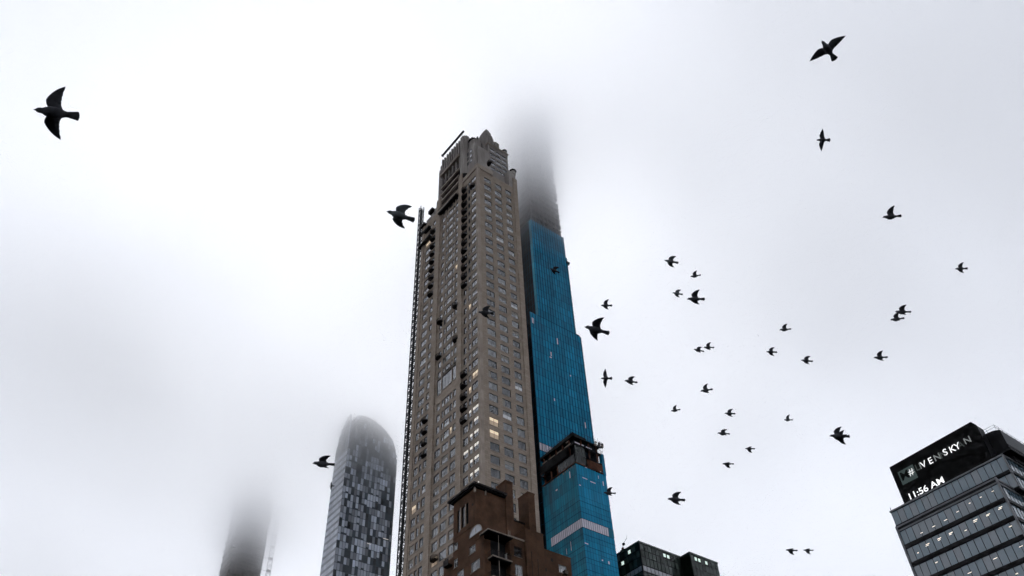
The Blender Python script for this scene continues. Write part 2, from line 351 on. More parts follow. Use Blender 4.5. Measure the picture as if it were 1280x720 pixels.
# pinnacle: fluted rounded shaft, stepping down to the right
def fluted(cx, cs, r, z0, z1, n=14, name='fluted_shaft', cap=1.5, sx=1.0):
    b = MB(); N = n*2
    pts = [(cx+sx*(r if k % 2 else r*.90)*math.cos(2*math.pi*k/N), cs+(r if k % 2 else r*.90)*math.sin(2*math.pi*k/N)) for k in range(N)]
    b.prism(pts, z0+H0, z1+H0, LIMEC)
    k2 = [(cx+(p[0]-cx)*.72, cs+(p[1]-cs)*.72) for p in pts]; b.prism(k2, z1+H0-.01, z1+cap*.55+H0, LIMEC)
    k3 = [(cx+(p[0]-cx)*.38, cs+(p[1]-cs)*.38) for p in pts]; b.prism(k3, z1+cap*.55+H0-.01, z1+cap+H0, LIMEC); return b.build(name, tower)
b = MB(); b.prism([(6.2, 4.4), (7.6, 3.4), (10.2, 3.4), (11.4, 4.4), (11.4, 8.4), (6.2, 8.4)], 270, 294.6, LIMEC); b.prism([(7.0, 4.6), (8.0, 3.9), (9.9, 3.9), (10.6, 4.6), (10.6, 7.6), (7.0, 7.6)], 294.59, 297.2, LIMEC); b.prism([(8.0, 4.6), (9.6, 4.6), (9.6, 6.4), (8.0, 6.4)], 297.19, 299.4, LIMEC)
for k in range(5): x = 6.5+k*1.05; b.box(x, 3.1+(.6 if k in (0, 4) else 0), 272, x+.4, 4.4, 293.6-(k % 2)*.5, LIMEC)
b.build('pinnacle', tower)
b = MB(); b.prism([(11.41, 4.6), (12.2, 3.8), (13.6, 3.8), (14.3, 4.6), (14.3, 8.4), (11.41, 8.4)], 270, 293.0, LIMEC); b.prism([(11.9, 5.0), (13.8, 5.0), (13.8, 7.6), (11.9, 7.6)], 292.99, 294.3, LIMEC)
for k in range(3): x = 11.8+k*.85; b.box(x, 3.5, 274, x+.35, 4.6, 292.2, LIMEC)
b.build('pinnacle', tower)
# middle block with dark curved top
fluted(3.6, 6.4, 2.5, 262, 287.6, 12, 'fluted_shaft', .5)
b = MB()
for k in range(9):
    a = math.pi*k/8; b.bar((3.6-2.3*math.cos(a), 5.4, 288+1.9*math.sin(a)+H0), (3.6-2.3*math.cos(a), 7.6, 288+1.9*math.sin(a)+H0), .42, IRON)
    b.bar((3.2, 6.4-2.6*math.cos(a), 287.8+H0), (3.2, 6.4-2.6*math.cos(a), 289.0+math.sin(a)*.8+H0), .2, IRON)
b.build('ironwork_dome', tower)
for z in (272.5, 275.6, 278.7):
    for s0 in (2.9, 5.2): place('window', window_mesh('L', 1.5, 1.7, 'mid', .08, 1), tower, (.95 if z < 0 else 1.0, s0+2.0, z+H0))
cpart('upper_block', (1.1, 3.4, 262, 2.6, 8.0, 283))
# left columns and central crown bay
fluted(1.4, 10.2, 2.05, 268, 293.2, 12, 'fluted_shaft', 1.0)
cb = MB(); pts = [(1.4+1.9*math.cos(2*math.pi*k/10), 10.2+1.9*math.sin(2*math.pi*k/10)) for k in range(10)]
cb.prism(pts, 265.6+H0, 268.01+H0, IRON); cb.build('column_corbel', tower)
cpart('crown_wall', (3.0, 8.0, 262, 16.5, 29, 281)); cpart('crown_wall', (1.6, 12.3, 280.9, 16, 25.2, 293.0))
for k in range(8):
    s0 = 12.4+k*1.72
    cpart('crown_rib', (-.15, s0, 283.8, 1.7, s0+.62, 293.6 + (.4 if k % 2 else 0)))
    if k < 7: cpart('crown_panel', (.75, s0+.63, 284.0, 1.58, s0+1.71, 292.4), GM)
cpart('ledge', (-.6, 11.9, 282.4, 3.2, 25.4, 283.7), LIME2)
fluted(2.0, 27.1, 1.75, 268, 289.6, 12, 'turret', .9); lantern(2.0, 27.1, 290.2, 1.0)
# loggia with balustrades
cpart('loggia_back', (2.2, 12, 262, 2.99, 25.2, 282.3), SHADE)  # near-black sheet painting the shade inside the loggia
for k in range(6):
    s0 = 12.4+k*2.5; cpart('loggia_column', (.25, s0, 275.2, .85, s0+.55, 282.3))
for z in (265.5, 269.6, 273.9): cpart('balustrade', (-.3, 12.2, z, .35, 25.0, z+.85), LIME2); cpart('loggia_slab', (.36, 12.2, z-.3, 2.1, 25.0, z+.2), CONC)
for z in (263.0, 267.0, 271.0):
    for s0 in (13.2, 15.9, 18.6, 21.3): place('window', window_mesh('L', 2.3, 1.9, 'mid', .1, 2), tower, (1.2, s0, z+H0))
cpart('loggia_wall', (1.3, 12.0, 262, 2.15, 25.2, 275))
# projecting balcony lip under the loggia
b = MB(); b.box(-1.5, 12.2, 258.0+H0, -.004, 25.0, 258.8+H0, LIME2); b.box(-1.45, 12.4, 257.2+H0, -.01, 24.8, 257.99+H0, IRON); b.build('balcony_ledge', tower)
b = MB()
for k in range(44): b.bar((-1.4, 12.4+k*.285, 258.75+H0), (-1.4, 12.4+k*.285, 259.8+H0), .05, IRON, 3)
b.bar((-1.4, 12.3, 259.85+H0), (-1.4, 24.9, 259.85+H0), .1, LIME2); b.build('railing', tower)
# steps of the left wing
cpart('wing_step', (1.0, 28.9, 261.9, 15, 33.4, 268.3)); cpart('wing_step', (.2, 29.8, 261.9, 14, 35.6, 264.8)); cpart('wing_step', (-.2, 31.2, 267.2, 3.0, 34.0, 269.0), IRON)
cpart('wing_ledge', (-1.2, 35.2, 262.0, 1.2, 38.3, 263.0), IRON); cpart('wing_ledge', (-1.3, 30.6, 250.2, -.002, 38.6, 251.0), IRON); cpart('wing_ledge', (-1.2, 31.6, 256.5, -.002, 35.4, 257.5), IRON)
cpart('wing_ledge', (-1.0, 36.2, 257.6, .8, 38.4, 258.4), IRON)
for z in (212, 226, 236, 243): cpart('edge_bracket', (-.2, 37.41, z, 1.1, 38.1, z+.8), LIME2)
# maintenance rail above the crown
b = MB(); b.bar((.2, 9.6, 297.3+H0), (.2, 25.6, 297.7+H0), .5, STEEL, 6)
for s0 in (11, 15.5, 20, 24.5): b.bar((.2, s0, 297.3+H0), (.9, s0, 293.3+H0), .1, STEEL); 
for s0 in (16, 25.2): b.bar((-.4, s0, 297.6+H0), (.2, s0+.7, 299.3+H0), .07, STEEL)
b.build('maintenance_rail', tower)

# ------------------------------------------------------------------ hoist mast beside the tower
mast = thing('hoist_mast', 'thin dark lattice hoist mast rising close beside the limestone tower', 'mast', (TX+.9, TY+41.4, GZ))
HM, MW = 279.3, .72
for sx in (-1, 1):
    for sy in (-1, 1):
        b = MB(); b.bar((sx*MW, sy*MW, 0), (sx*MW, sy*MW, HM), .2, STEEL); b.build('chord', mast)
b = MB(); n = int(HM/1.5)
for k in range(n):
    z0, z1 = k*1.5, (k+1)*1.5; d = 1 if k % 2 else -1
    for sgn in (-1, 1):
        b.bar((-MW*d, sgn*MW, z0), (MW*d, sgn*MW, z1), .14, STEEL, 3); b.bar((sgn*MW, -MW*d, z0), (sgn*MW, MW*d, z1), .14, STEEL, 3)
        b.bar((-MW, sgn*MW, z0), (MW, sgn*MW, z0), .07, STEEL, 3); b.bar((sgn*MW, -MW, z0), (sgn*MW, MW, z0), .07, STEEL, 3)
b.build('bracing', mast, stuff=True)
b = MB(); b.bar((0, 0, 0), (0, 0, HM-2), .3, STEEL, 6); b.build('riser_pipe', mast)
for z in range(20, 262, 12):
    b = MB(); b.bar((.2, -MW, z), (.6, -3.98, z), .07, STEEL); b.bar((-MW, -MW, z+.4), (.4, -3.98, z+.4), .06, STEEL); b.build('wall_tie', mast)

# ------------------------------------------------------------------ blue tower under construction
CX, CY = 172.7, 199.2
blue = thing('blue_tower', 'supertall tower sheathed in blue filmed glass, bare grey floors above fading into cloud', 'skyscraper', (CX, CY, GZ))
def panel_field(mb, side, p, u0, u1, z0, z1, pw, ph, M, skip=None, amp=.16, z_first=None, gap=.06, tone0=1.0):
    nu = max(1, round((u1-u0)/pw)); w_ = (u1-u0)/nu; nz_ = max(1, round((z1-z0)/ph)); h_ = (z1-z0)/nz_
    for j in range(nz_):
        rt = rnd.uniform(.84, 1.1)
        for i in range(nu):
            a, b_ = u0+i*w_+gap, u0+(i+1)*w_-gap; c, d = z0+j*h_+gap, z0+(j+1)*h_-gap
            if skip and skip((a+b_)/2, (c+d)/2): continue
            t0, t1 = rnd.uniform(-.012, .012), rnd.uniform(-.012, .012)
            tn = tone0*rt*rnd.uniform(1-amp, 1+amp)
            if side == 'L': q = [(p+t0, b_, c), (p-t0, a, c), (p-t0+t1, a, d), (p+t0+t1, b_, d)]
            else: q = [(a, p+t0, c), (b_, p-t0, c), (b_, p-t0+t1, d), (a, p+t0+t1, d)]
            mb.poly(q, M(i, j) if callable(M) else M, tn)
# structural bodies (dark joint colour shows between the panels)
boxpart('core', blue, (4.95, .12, 250.3, 25.3, 24, 314), JOINT); boxpart('core', blue, (.15, .13, 0, 28.2, 26, 250.5), JOINT)
b = MB(); panel_field(b, 'R', 0, 4.9, 25.4, 250.6, 314.5, 1.5, 4.2, BLUE, gap=.1); panel_field(b, 'R', 0, 0, 28.3, 8, 180.0, 1.5, 4.2, BLUE, gap=.1); panel_field(b, 'R', -.002, 0, 28.3, 183.6, 250.4, 1.5, 4.2, BLUE, gap=.1)
for k in range(20):
    x = k*28.3/19-.09; z1 = 250.3 if (x < 4.8 or x > 25.3) else 314.4
    boxpart('mullion', blue, (x+.03, -.2, 8, x+.15, -.07, z1), JOINT)
b.build('glass_panels', blue, stuff=True)
b = MB(); panel_field(b, 'L', 4.9, 0, 3.4, 250.6, 314.5, 1.7, 4.2, lambda i, j: TEAL_SHADED if i == 0 else SHADE); panel_field(b, 'L', 4.88, 3.4, 24, 250.6, 314.5, 1.7, 4.2, SHADE); panel_field(b, 'L', 0, 0, 26, 8, 250.4, 1.7, 4.2, SHADE)  # left face panels: shade put into their near-black colour
b.build('glass_panels', blue, stuff=True)
b = MB(); panel_field(b, 'R', -.06, 0, 28.3, 180.1, 183.5, 1.18, 3.4, WHITEP, amp=.06, gap=.1); b.build('louvre_band', blue, stuff=True)
# white-edged vertical fin on the right and the corner strip
boxpart('corner_fin', blue, (25.42, -.05, 250.5, 26.2, .6, 300), TEAL_SHADED); boxpart('corner_fin', blue, (28.32, -.05, 8, 28.9, .6, 250), TEAL_SHADED)
boxpart('setback_roof', blue, (25.4, .1, 250.42, 28.25, 20, 251.1), SHADE)
boxpart('dark_side_box', blue, (-2.2, 2.0, 0, -.1, 5.0, 236), SHADE)  # added near-black box painting shade along the left side
# bare floors above the glazing
for k in range(26):
    z = 314.2+k*4.2; ins = .25*(k > 8)
    b = MB(); b.box(5.3+ins, .3+ins, z, 25.0-ins, 23, z+.55, CONC); b.build('floor_slab', blue)
    b = MB(); b.box(6.6+ins, 1.7, z+.56, 23.8-ins, 22, z+4.19, NET); b.build('floor_core', blue)
    b = MB()
    for i in range(8):
        x = 5.7+ins+i*2.6
        if rnd.random() < .85: b.box(x, .5+ins, z+.56, x+.7, 1.2, z+4.19, CONC)
    for i in range(7):
        if rnd.random() < .6: x = 5.7+i*2.6; b.box(x+.75, .35+ins, z+.6, x+2.5, .42+ins, z+rnd.uniform(1.6, 4.1), NET)
    b.build('floor_columns', blue, stuff=True)
    if k % 2 == 0: boxpart('edge_platform', blue, (25.0, rnd.uniform(.2, 2), z+.1, 25.6+rnd.random()*.6, 4, z+.5), CONC)
boxpart('climbing_platform', blue, (25.4, -.6, 296, 27.2, 2.2, 297.0), STEEL)
for px, py, w_, h_ in ((696.7, 427, .5, 3.4), (689, 443, .7, 2.2), (688.4, 447, 1.1, .5), (731.7, 532, .45, 2.8), (666, 401, 1.0, 3.0), (713, 470, .5, .6), (693, 500, .4, 1.2)):
    q = ony(px, py, CY); boxpart('torn_film', blue, (q.x-CX-w_/2, -.09, q.z-h_/2, q.x-CX+w_/2, -.05, q.z+h_/2), WHITEP)
# podium wing
PX, PY = 172.7, 180.8
pod = thing('blue_podium_wing', 'lower blue glazed wing with a white louvre band and an open black floor on top', 'building', (PX, PY, GZ))
PW = 14.0
boxpart('core', pod, (.14, .14, 0, PW-.1, 18.2, 164.0), JOINT)
b = MB(); panel_field(b, 'L', 0, 0, 18.3, 8, 139.9, 1.15, 4.05, TEAL_SHADED, amp=.2, tone0=1.0); panel_field(b, 'L', 0, 0, 18.3, 143.3, 164.2, 1.15, 4.1, TEAL_SHADED, amp=.2); b.build('glass_panels', pod, stuff=True)
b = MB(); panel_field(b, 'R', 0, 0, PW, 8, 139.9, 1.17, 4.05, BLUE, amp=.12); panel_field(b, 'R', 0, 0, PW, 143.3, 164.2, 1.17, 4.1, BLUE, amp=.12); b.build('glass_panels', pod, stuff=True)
b = MB(); panel_field(b, 'L', -.05, -.05, 15.8, 140.0, 143.2, .95, 3.2, WHITEP, amp=.08, gap=.08); panel_field(b, 'R', -.06, -.05, 11.6, 140.0, 143.2, .95, 3.2, WHITEP, amp=.08, gap=.08); b.build('louvre_band', pod, stuff=True)
boxpart('louvre_band_end', pod, (11.62, -.03, 140, PW, -.004, 143.2), TEAL_SHADED); boxpart('louvre_band_end', pod, (-.03, 15.82, 140, -.004, 18.2, 143.2), TEAL_SHADED)
for k in range(36):                                  # dark floor joints
    z = 8+k*4.05+.0
    if 139 < z < 143.5 or z > 163: continue
    b = MB(); b.box(-.07, 0, z-.09, -.015, 18.2, z+.09, JOINT); b.box(0, -.07, z-.07, PW, -.015, z+.07, JOINT); b.build('floor_joint', pod)
boxpart('corner_strip', pod, (PW-1.15, -.09, 164.2, PW+.12, 1.2, 172.9), BLUE)
# the open black floor
boxpart('open_floor_core', pod, (1.3, 1.3, 163.9, PW-1.4, 18.2, 175.2), SHADE)  # near-black box painting the shade inside the open floors
for z, M_, pr in ((164.25, RUST, .25), (168.1, BLACK, .1), (172.2, BLACK, .2), (175.2, BLACK, .35)):
    b = MB(); b.box(-pr, -pr, z, PW-1.3, 18.2, z+.42, M_); b.build('floor_slab', pod)
for s0 in (2.5, 6, 9.5, 13, 16.5): boxpart('column', pod, (.15, s0, 164.68, .65, s0+.5, 175.2), RUST)
for x0 in (3.6, 7.2, 10.8): boxpart('column', pod, (x0, .15, 164.68, x0+.5, .65, 175.2), RUST)
b = MB(); panel_field(b, 'R', -.12, .1, 5.0, 164.7, 171.9, 1.6, 3.6, GREENG, amp=.4, tone0=.45); panel_field(b, 'L', -.12, .1, 9.0, 164.7, 168, 1.5, 3.3, GREENG, amp=.5, tone0=.35); b.build('glass_panels', pod, stuff=True)
boxpart('netting', pod, (-.45, 3.0, 168.6, -.4, 18.2, 172.1), mat('black_netting', (.02, .02, .02), .9, var=.5, scale=.6))
boxpart('netting', pod, (5.2, -.42, 164.7, 12.4, -.37, 167.6), RUST)
for s0, l, z in ((1.2, 3.6, 172.7), (6.2, 2.6, 172.7), (10.0, 3.5, 172.75), (14.4, 2.6, 172.75), (2.2, 1.4, 174.2)): boxpart('insulation_strip', pod, (-.30, s0, z, -.22, s0+l, z+.42), COPE)
for x0, l, z in ((.4, 2.4, 172.7), (3.6, 1.0, 172.75), (5.6, 2.8, 172.7)): boxpart('insulation_strip', pod, (x0, -.30, z, x0+l, -.22, z+.4), WHITEP)
b = MB()
for k in range(9):
    x = 6.4+k*.85; b.bar((x, -.7, 168.2), (x, -.7, 178.6-(k % 3)*.9), .05, STEEL); b.bar((x, .5, 171), (x, .5, 178.2-(k % 2)*.9), .05, STEEL)
for z in (169.5, 171.5, 173.5, 175.5, 177.4): b.bar((6.2, -.7, z), (13.4, -.7, z), .05, STEEL); b.bar((13.4, -.7, z), (13.4, 1.2, z), .05, STEEL)
for k in range(6): b.bar((6.4+k*1.2, -.7, 170+k % 2*3.5), (7.6+k*1.2, -.7, 173.5-k % 2*3.5), .045, STEEL)
for k in range(14): x = 9.6+rnd.random()*3.6; z = 174.5+rnd.random()*2.6; b.box(x, -.9, z, x+.5+rnd.random()*.5, -.3, z+.3+rnd.random()*.5, STEEL if k % 3 else COPE)
b.build('scaffold', pod)
b = MB(); b.prism([(-.3, -.3), (6, -.3), (6, 18), (-.3, 18)], 175.63, 176.4, BLACK, tops=[176.9, 176.4, 176.2, 176.2]); b.build('roof_parapet', pod)
b = MB()
for k in range(22): b.bar((-.25, .1+k*.8, 176.1), (-.25, .1+k*.8, 177.2), .04, STEEL, 3)
b.bar((-.25, 0, 177.2), (-.25, 17.6, 177.2), .05, STEEL); b.bar((-.25, 0, 176.7), (-.25, 17.6, 176.7), .04, STEEL); b.build('guard_rail', pod)
for px, py, sd, w_, h_ in ((712.5, 594, 'L', .45, 2.6), (696, 613, 'L', .9, .5), (714, 683, 'L', .12, 3.2), (708.5, 690, 'L', .1, 2.0), (731, 598.5, 'R', 2.2, .28), (741, 603.5, 'R', 2.4, .3), (754, 605, 'R', .35, 1.7), (733, 680, 'R', 1.4, .3), (761, 704, 'R', .5, .9), (753, 701, 'R', .5, .4), (725, 607, 'R', .7, .3), (732.5, 585, 'R', .9, .3), (748, 597, 'R', .2, 1.2)):
    if sd == 'L': q = onx(px, py, PX); dm = (-.09, q.y-PY-w_/2, q.z-h_/2, -.05, q.y-PY+w_/2, q.z+h_/2)
    else: q = ony(px, py, PY); dm = (q.x-PX-w_/2, -.09, q.z-h_/2, q.x-PX+w_/2, -.05, q.z+h_/2)
    boxpart('torn_film', pod, dm, WHITEP)
for s0 in [.6+k*1.15 for k in range(15)]:
    if rnd.random() < .7: boxpart('torn_film', pod, (-.06, s0, 163.2+rnd.random()*.5, -.03, s0+.25+rnd.random()*.5, 163.9), COPE)

# ------------------------------------------------------------------ curved-top glass tower
GX, GY = 182.08, 378.48
cur = thing('curved_glass_tower', 'slender glass tower with curved top and mottled dark and silver panels, half in cloud', 'skyscraper', (GX, GY, GZ))
def ztop(x): return float(np.interp(x, [-1, 1, 3.8, 8, 13.7, 18, 22.5, 26, 28.5, 30.5, 31.9, 32.6, 33.1], [303, 306, 311, 312.6, 312.4, 311, 308.7, 306, 303.5, 300, 295.6, 292.0, 284]))
def stop(s): return float(np.interp(s, [0, 4, 8, 11, 13, 14.6, 15.2], [313, 311.5, 309, 305, 300, 293, 287]))
W5, D5 = 33.1, 15.2
xs = np.linspace(0, W5, 23); ss = np.linspace(0, D5, 12); b = MB()
hf = lambda x, s: min(ztop(x), stop(s))
for i in range(len(xs)-1):
    for j in range(len(ss)-1):
        b.poly([(xs[i], ss[j], hf(xs[i], ss[j])), (xs[i+1], ss[j], hf(xs[i+1], ss[j])), (xs[i+1], ss[j+1], hf(xs[i+1], ss[j+1])), (xs[i], ss[j+1], hf(xs[i], ss[j+1]))], O57B)
    b.poly([(xs[i], .08, 0), (xs[i+1], .08, 0), (xs[i+1], .08, hf(xs[i+1], 0)), (xs[i], .08, hf(xs[i], 0))], O57B)
    b.poly([(xs[i+1], D5, 0), (xs[i], D5, 0), (xs[i], D5, hf(xs[i], D5)), (xs[i+1], D5, hf(xs[i+1], D5))], O57B)
for j in range(len(ss)-1):
    b.poly([(.08, ss[j+1], 0), (.08, ss[j], 0), (.08, ss[j], hf(0, ss[j])), (.08, ss[j+1], hf(0, ss[j+1]))], O57B)
    b.poly([(W5, ss[j], 0), (W5, ss[j+1], 0), (W5, ss[j+1], hf(W5, ss[j+1])), (W5, ss[j], hf(W5, ss[j]))], O57B)
b.build('body', cur)
lightp = MB(); darkp = MB(); ncol = 19; cw = W5/ncol; fh = 4.15
for j in range(int(180/fh), int(313/fh)+1):
    for i in range(ncol):
        x0, x1 = i*cw+.05, (i+1)*cw-.05; z0, z1 = j*fh+.12, (j+1)*fh-.06
        z1 = min(z1, ztop((x0+x1)/2)-.4)
        if z1-z0 < .8: continue
        zc = (z0+z1)/2; xc = (x0+x1)/2
        edge = 9.2 + (2.6*((zc-262)/20)**2 if zc > 262 else 0) + (12*((zc-278)/30) if zc > 278 else 0)
        if xc < 3.2: pl = .74
        elif xc < 7.0: pl = .52
        elif xc < edge and zc < 292: pl = .10
        elif xc < edge+4.2: pl = .64
        elif xc < 21: pl = .5
        elif xc < 29: pl = .42
        else: pl = .12
        if zc > 288: pl *= .35
        n = 2 if rnd.random() < .5 else 1
        if rnd.random() < pl:
            zs_ = z0 if rnd.random() < .6 else z0+.9
            panel_field(lightp, 'R', 0, x0, x1, zs_, z1, 9, 9, O57A, amp=.45, gap=.06)
        elif rnd.random() < .3: panel_field(lightp, 'R', 0, x0, x1, z0, z1, 9, 9, O57A, amp=.3, gap=.05, tone0=.42)
        else: panel_field(darkp, 'R', .02, x0, x1, z0, z1, 9, 9, O57B, amp=.5, gap=.03)
lightp.build('silver_panels', cur, stuff=True); darkp.build('dark_panels', cur, stuff=True)
b = MB()
for j in range(int(180/fh), int(313/fh)+1):
    z0, z1 = j*fh, (j+1)*fh
    for i in range(8):
        s0, s1 = .1+i*1.88, .1+(i+1)*1.88; zt = min(z1-.05, stop((s0+s1)/2)-.4)
        if zt-z0 < 1: continue
        if z1 < 288.5: panel_field(b, 'L', 0, s0, s1, z0+.06, z0+2.7, 9, 9, O57L, amp=.1, gap=.03); panel_field(b, 'L', .0, s0, s1, z0+2.75, z1-.02, 9, 9, O57L, amp=.08, gap=.03, tone0=.5)
        else: panel_field(b, 'L', .01, s0, s1, z0+.06, zt, 9, 9, O57B, amp=.4, gap=.04, tone0=2.4)
b.build('banded_panels', cur, stuff=True)
boxpart('corner_trim', cur, (-.18, -.18, 287, .35, .35, 309), O57A)
for px, py, l, M_ in ((461, 680, 2.2, LITW), (482, 674, 3.4, LITW)):
    q = ony(px, py, GY); boxpart('lit_strip', cur, (q.x-GX-l/2, -.08, q.z-.15, q.x-GX+l/2, -.04, q.z+.15), M_)

# ------------------------------------------------------------------ far dark tower in the cloud
FX, FY = 177.7, 526.1
far = thing('fogbound_tower', 'far dark tower almost swallowed by low cloud, hoist framework at its side', 'skyscraper', (FX, FY, GZ))
boxpart('core', far, (1.6, .6, 0, 22.6, 20, 352), mat('far_dark_facade', (.05, .045, .042), .7, var=.3, scale=.3))
FARS = mat('far_slab', (.12, .10, .09), .8, var=.3, scale=.5)
for k in range(60):
    z = 200+k*2.55; ex = .5 if k % 2 else 1.5
    b = MB(); b.box(ex, 0, z, 22.9, 19.5, z+.5, FARS)
    for i in range(9):
        if rnd.random() < .8: b.box(2.2+i*2.3, .2, z+.5, 3.0+i*2.3, .7, z+2.55, FARS)
    b.box(0 if k % 2 else .8, 1, z+.6, 1.7, 5, z+1.9, FARS); b.build('floor_slab', far)
for x0 in (26.6, 29.6):
    b = MB(); b.bar((x0, 1, 0), (x0, 1, 330), .2, STEEL); b.build('hoist_post', far)
b = MB()
for k in range(60):
    z = 200+k*2.2; b.bar((26.6, 1, z), (29.6, 1, z+2.2 if k % 2 else z), .12, STEEL, 3); b.bar((26.6, 1, z+2.2), (29.6, 1, z), .12, STEEL, 3)
    if k % 4 == 0: b.bar((22.8, 1, z), (26.6, 1, z), .15, STEEL, 3); b.box(26.8, .2, z, 29.4, 1.8, z+1.2, NET)
b.build('hoist_bracing', far, stuff=True)

# ------------------------------------------------------------------ dark green-glass block
DX, DY, DZ = 206.81, 188.75, 149.1
dk = thing('dark_glass_block', 'low dark green glass office block with a grid of panes and a pale window band', 'building', (DX, DY, GZ))
dz = DZ-GZ
boxpart('core', dk, (.2, .2, 0, 24, 30, dz-.3), BLACK)
def dark_face(side, p, u0, u1, rows, nm='pane', lit=()):
    n = round((u1-u0)/1.95); w_ = (u1-u0)/n
    for r_, (za, zb, kind) in enumerate(rows):
        for i in range(n):
            a = u0+i*w_+.14; b_ = u0+(i+1)*w_-.14
            mb = MB(); M_ = BAND if kind == 'b' else GREENG
            if (r_, i) in lit: M_ = GREENW
            tn = rnd.uniform(.5, 1.6); dd = rnd.uniform(-.02, .02)
            sh = .5 if M_ is GREENW else 0
            if side == 'L': mb.box(p+dd, a+sh*.5, za+.16+sh, p+.1+dd, b_-sh*.5, zb-.16-sh, M_, tn)
            else: mb.box(a+sh*.5, p+dd, za+.16+sh, b_-sh*.5, p+.1+dd, zb-.16-sh, M_, tn)
            mb.build(nm, dk)
rows = [(dz-3.3, dz-.75, 'g'), (dz-5.9, dz-3.3, 'g'), (dz-9.0, dz-5.9, 'g'), (dz-11.2, dz-9.1, 'b'), (dz-13.8, dz-11.3, 'g'), (dz-16.4, dz-13.9, 'g'), (dz-19, dz-16.5, 'g')]
dark_face('R', .0, .3, 21.0, rows, lit=((0, 6), (0, 7)))
dark_face('L', .0, .3, 16.0, rows, lit=((0, 2), (1, 4)))
boxpart('parapet', dk, (-.1, -.1, dz-.7, 21.3, 30, dz), GREENG); boxpart('corner_post', dk, (-.14, -.14, 0, .28, .28, dz-.71), BLACK)
DX2, DY2 = 227.95-DX, 184.4-DY
boxpart('wing_core', dk, (DX2+.15, DY2+.15, 0, DX2+14.9, 30, dz-.3), BLACK)
dark_face('R', DY2, DX2+.2, DX2+14.9, rows, lit=((0, 1), (0, 2), (0, 4)))
boxpart('parapet', dk, (DX2-.1, DY2-.1, dz-.7, DX2+15.0, 29.9, dz-.003), GREENG)
boxpart('wing_netting', dk, (DX2-.05, DY2, 0, DX2+.12, 4.2, dz-.72), mat('black_green_netting', (.008, .014, .010), .9, var=.5, scale=.7))
dv = thing('roof_davit', 'small bent roof davit standing on the dark glass block beside the blue wing', 'davit', (DX+1.2, DY+9.2, DZ-.0))
b = MB(); b.box(-.5, -.9, 0, .5, .9, .9, BLACK); b.box(-.3, -.4, .9, .3, .4, 1.7, RUST); b.build('base', dv)
b = MB(); b.bar((0, 0, 1.6), (0, -.6, 3.2), .12, BLACK); b.bar((0, -.6, 3.2), (.1, -2.6, 4.4), .09, BLACK); b.bar((.1, -2.6, 4.4), (.1, -2.9, 5.6), .06, BLACK); b.build('boom', dv)
b = MB(); b.box(-.35, -1.1, 2.5, .35, -.3, 3.2, BLACK); b.build('winch', dv)

# ------------------------------------------------------------------ brown brick apartment house
BX, BY = 81.79, 113.63
bh = thing('brick_apartment_house', 'dark brown brick apartment house with penthouse, two tall chimneys and corner balconies', 'building', (BX, BY, GZ))
def Z(z): return z-GZ
# penthouse
b = MB(); ow = [(2.25, 2.95, Z(82.2), Z(86.7)), (3.25, 4.45, Z(82.1), Z(86.5)), (4.9, 5.9, Z(81.8), Z(86.5))]
low = [(0.05, 2.0, Z(75.7), Z(77.2)), (-1.25, 1.45, Z(72.0), Z(73.9)), (3.7, 5.8, Z(72.2), Z(74.0)), (5.7, 7.0, Z(78.6), Z(80.1)), (-1.3, 1.4, Z(68.3), Z(70.1)), (3.7, 5.8, Z(68.5), Z(70.3)), (7.9, 9.2, Z(72.0), Z(73.8)), (-1.3, 1.4, Z(64.5), Z(66.4)), (5.6, 6.9, Z(75.2), Z(76.9))]
facade(b, 'L', 0, 0, 7.15, Z(77.6), Z(88.6), ow + [(5.7, 7.0, Z(78.6), Z(80.1))], .3, BRICK)
facade(b, 'L', 0, -2.6, 10.2, 0, Z(77.6), [o_ for o_ in low if o_[3] < Z(77.5)], .3, BRICK)
facade(b, 'R', 0, 0, 7.1, Z(77.6), Z(88.6), [], .3, BRICK)
b.poly([(0, 7.15, Z(77.6)), (0, 7.15, Z(88.6)), (8, 7.15, Z(88.6)), (8, 7.15, Z(77.6))], BRICK); b.poly([(0, 0, Z(88.6)), (8, 0, Z(88.6)), (8, 7.15, Z(88.6)), (0, 7.15, Z(88.6))], DARKROOF)
b.poly([(0, -2.6, Z(77.6)), (12, -2.6, Z(77.6)), (12, 10.2, Z(77.6)), (0, 10.2, Z(77.6))], DARKROOF); b.poly([(0, 10.2, 0), (0, 10.2, Z(77.6)), (12, 10.2, Z(77.6)), (12, 10.2, 0)], BRICK)
b.build('wall', bh)
boxpart('core', bh, (.5, -2.0, 0, 7, 6.6, Z(77.4)), BLACK); boxpart('core', bh, (.5, .4, Z(77.7), 6.9, 6.6, Z(88.4)), BLACK)
b = MB(); b.box(-.85, -.85, Z(88.9), 7.0, 8.1, Z(89.35), DARKROOF); b.box(-.55, -.55, Z(88.6), 6.9, 7.7, Z(88.899), BLACK); b.build('roof_eave', bh)
boxpart('eave_bracket', bh, (-.3, -.28, Z(87.6), -.003, .05, Z(88.59)), COPE); boxpart('eave_bracket', bh, (2.2, -.3, Z(87.7), 2.4, -.003, Z(88.59)), COPE)
for a, b_, c, d in ow:
    place('window', window_mesh('L', b_-a, d-c, 'black', .06, 1, BLACK), bh, (.2, a, c))
for s0 in (3.02, 4.62): boxpart('pilaster', bh, (-.12, s0-.07, Z(82), .2, s0+.2, Z(86.6)), COPE)
for a, b_, c, d in low:
    o = place('window', window_mesh('L', b_-a, d-c, rnd.choice(['mid', 'mid', 'dark']), .09, 2, WFRAME), bh, (.16, a, c)); boxpart('sill', o, (-.28, -.08, -.12, -.05, b_-a+.08, -.002), COPE)
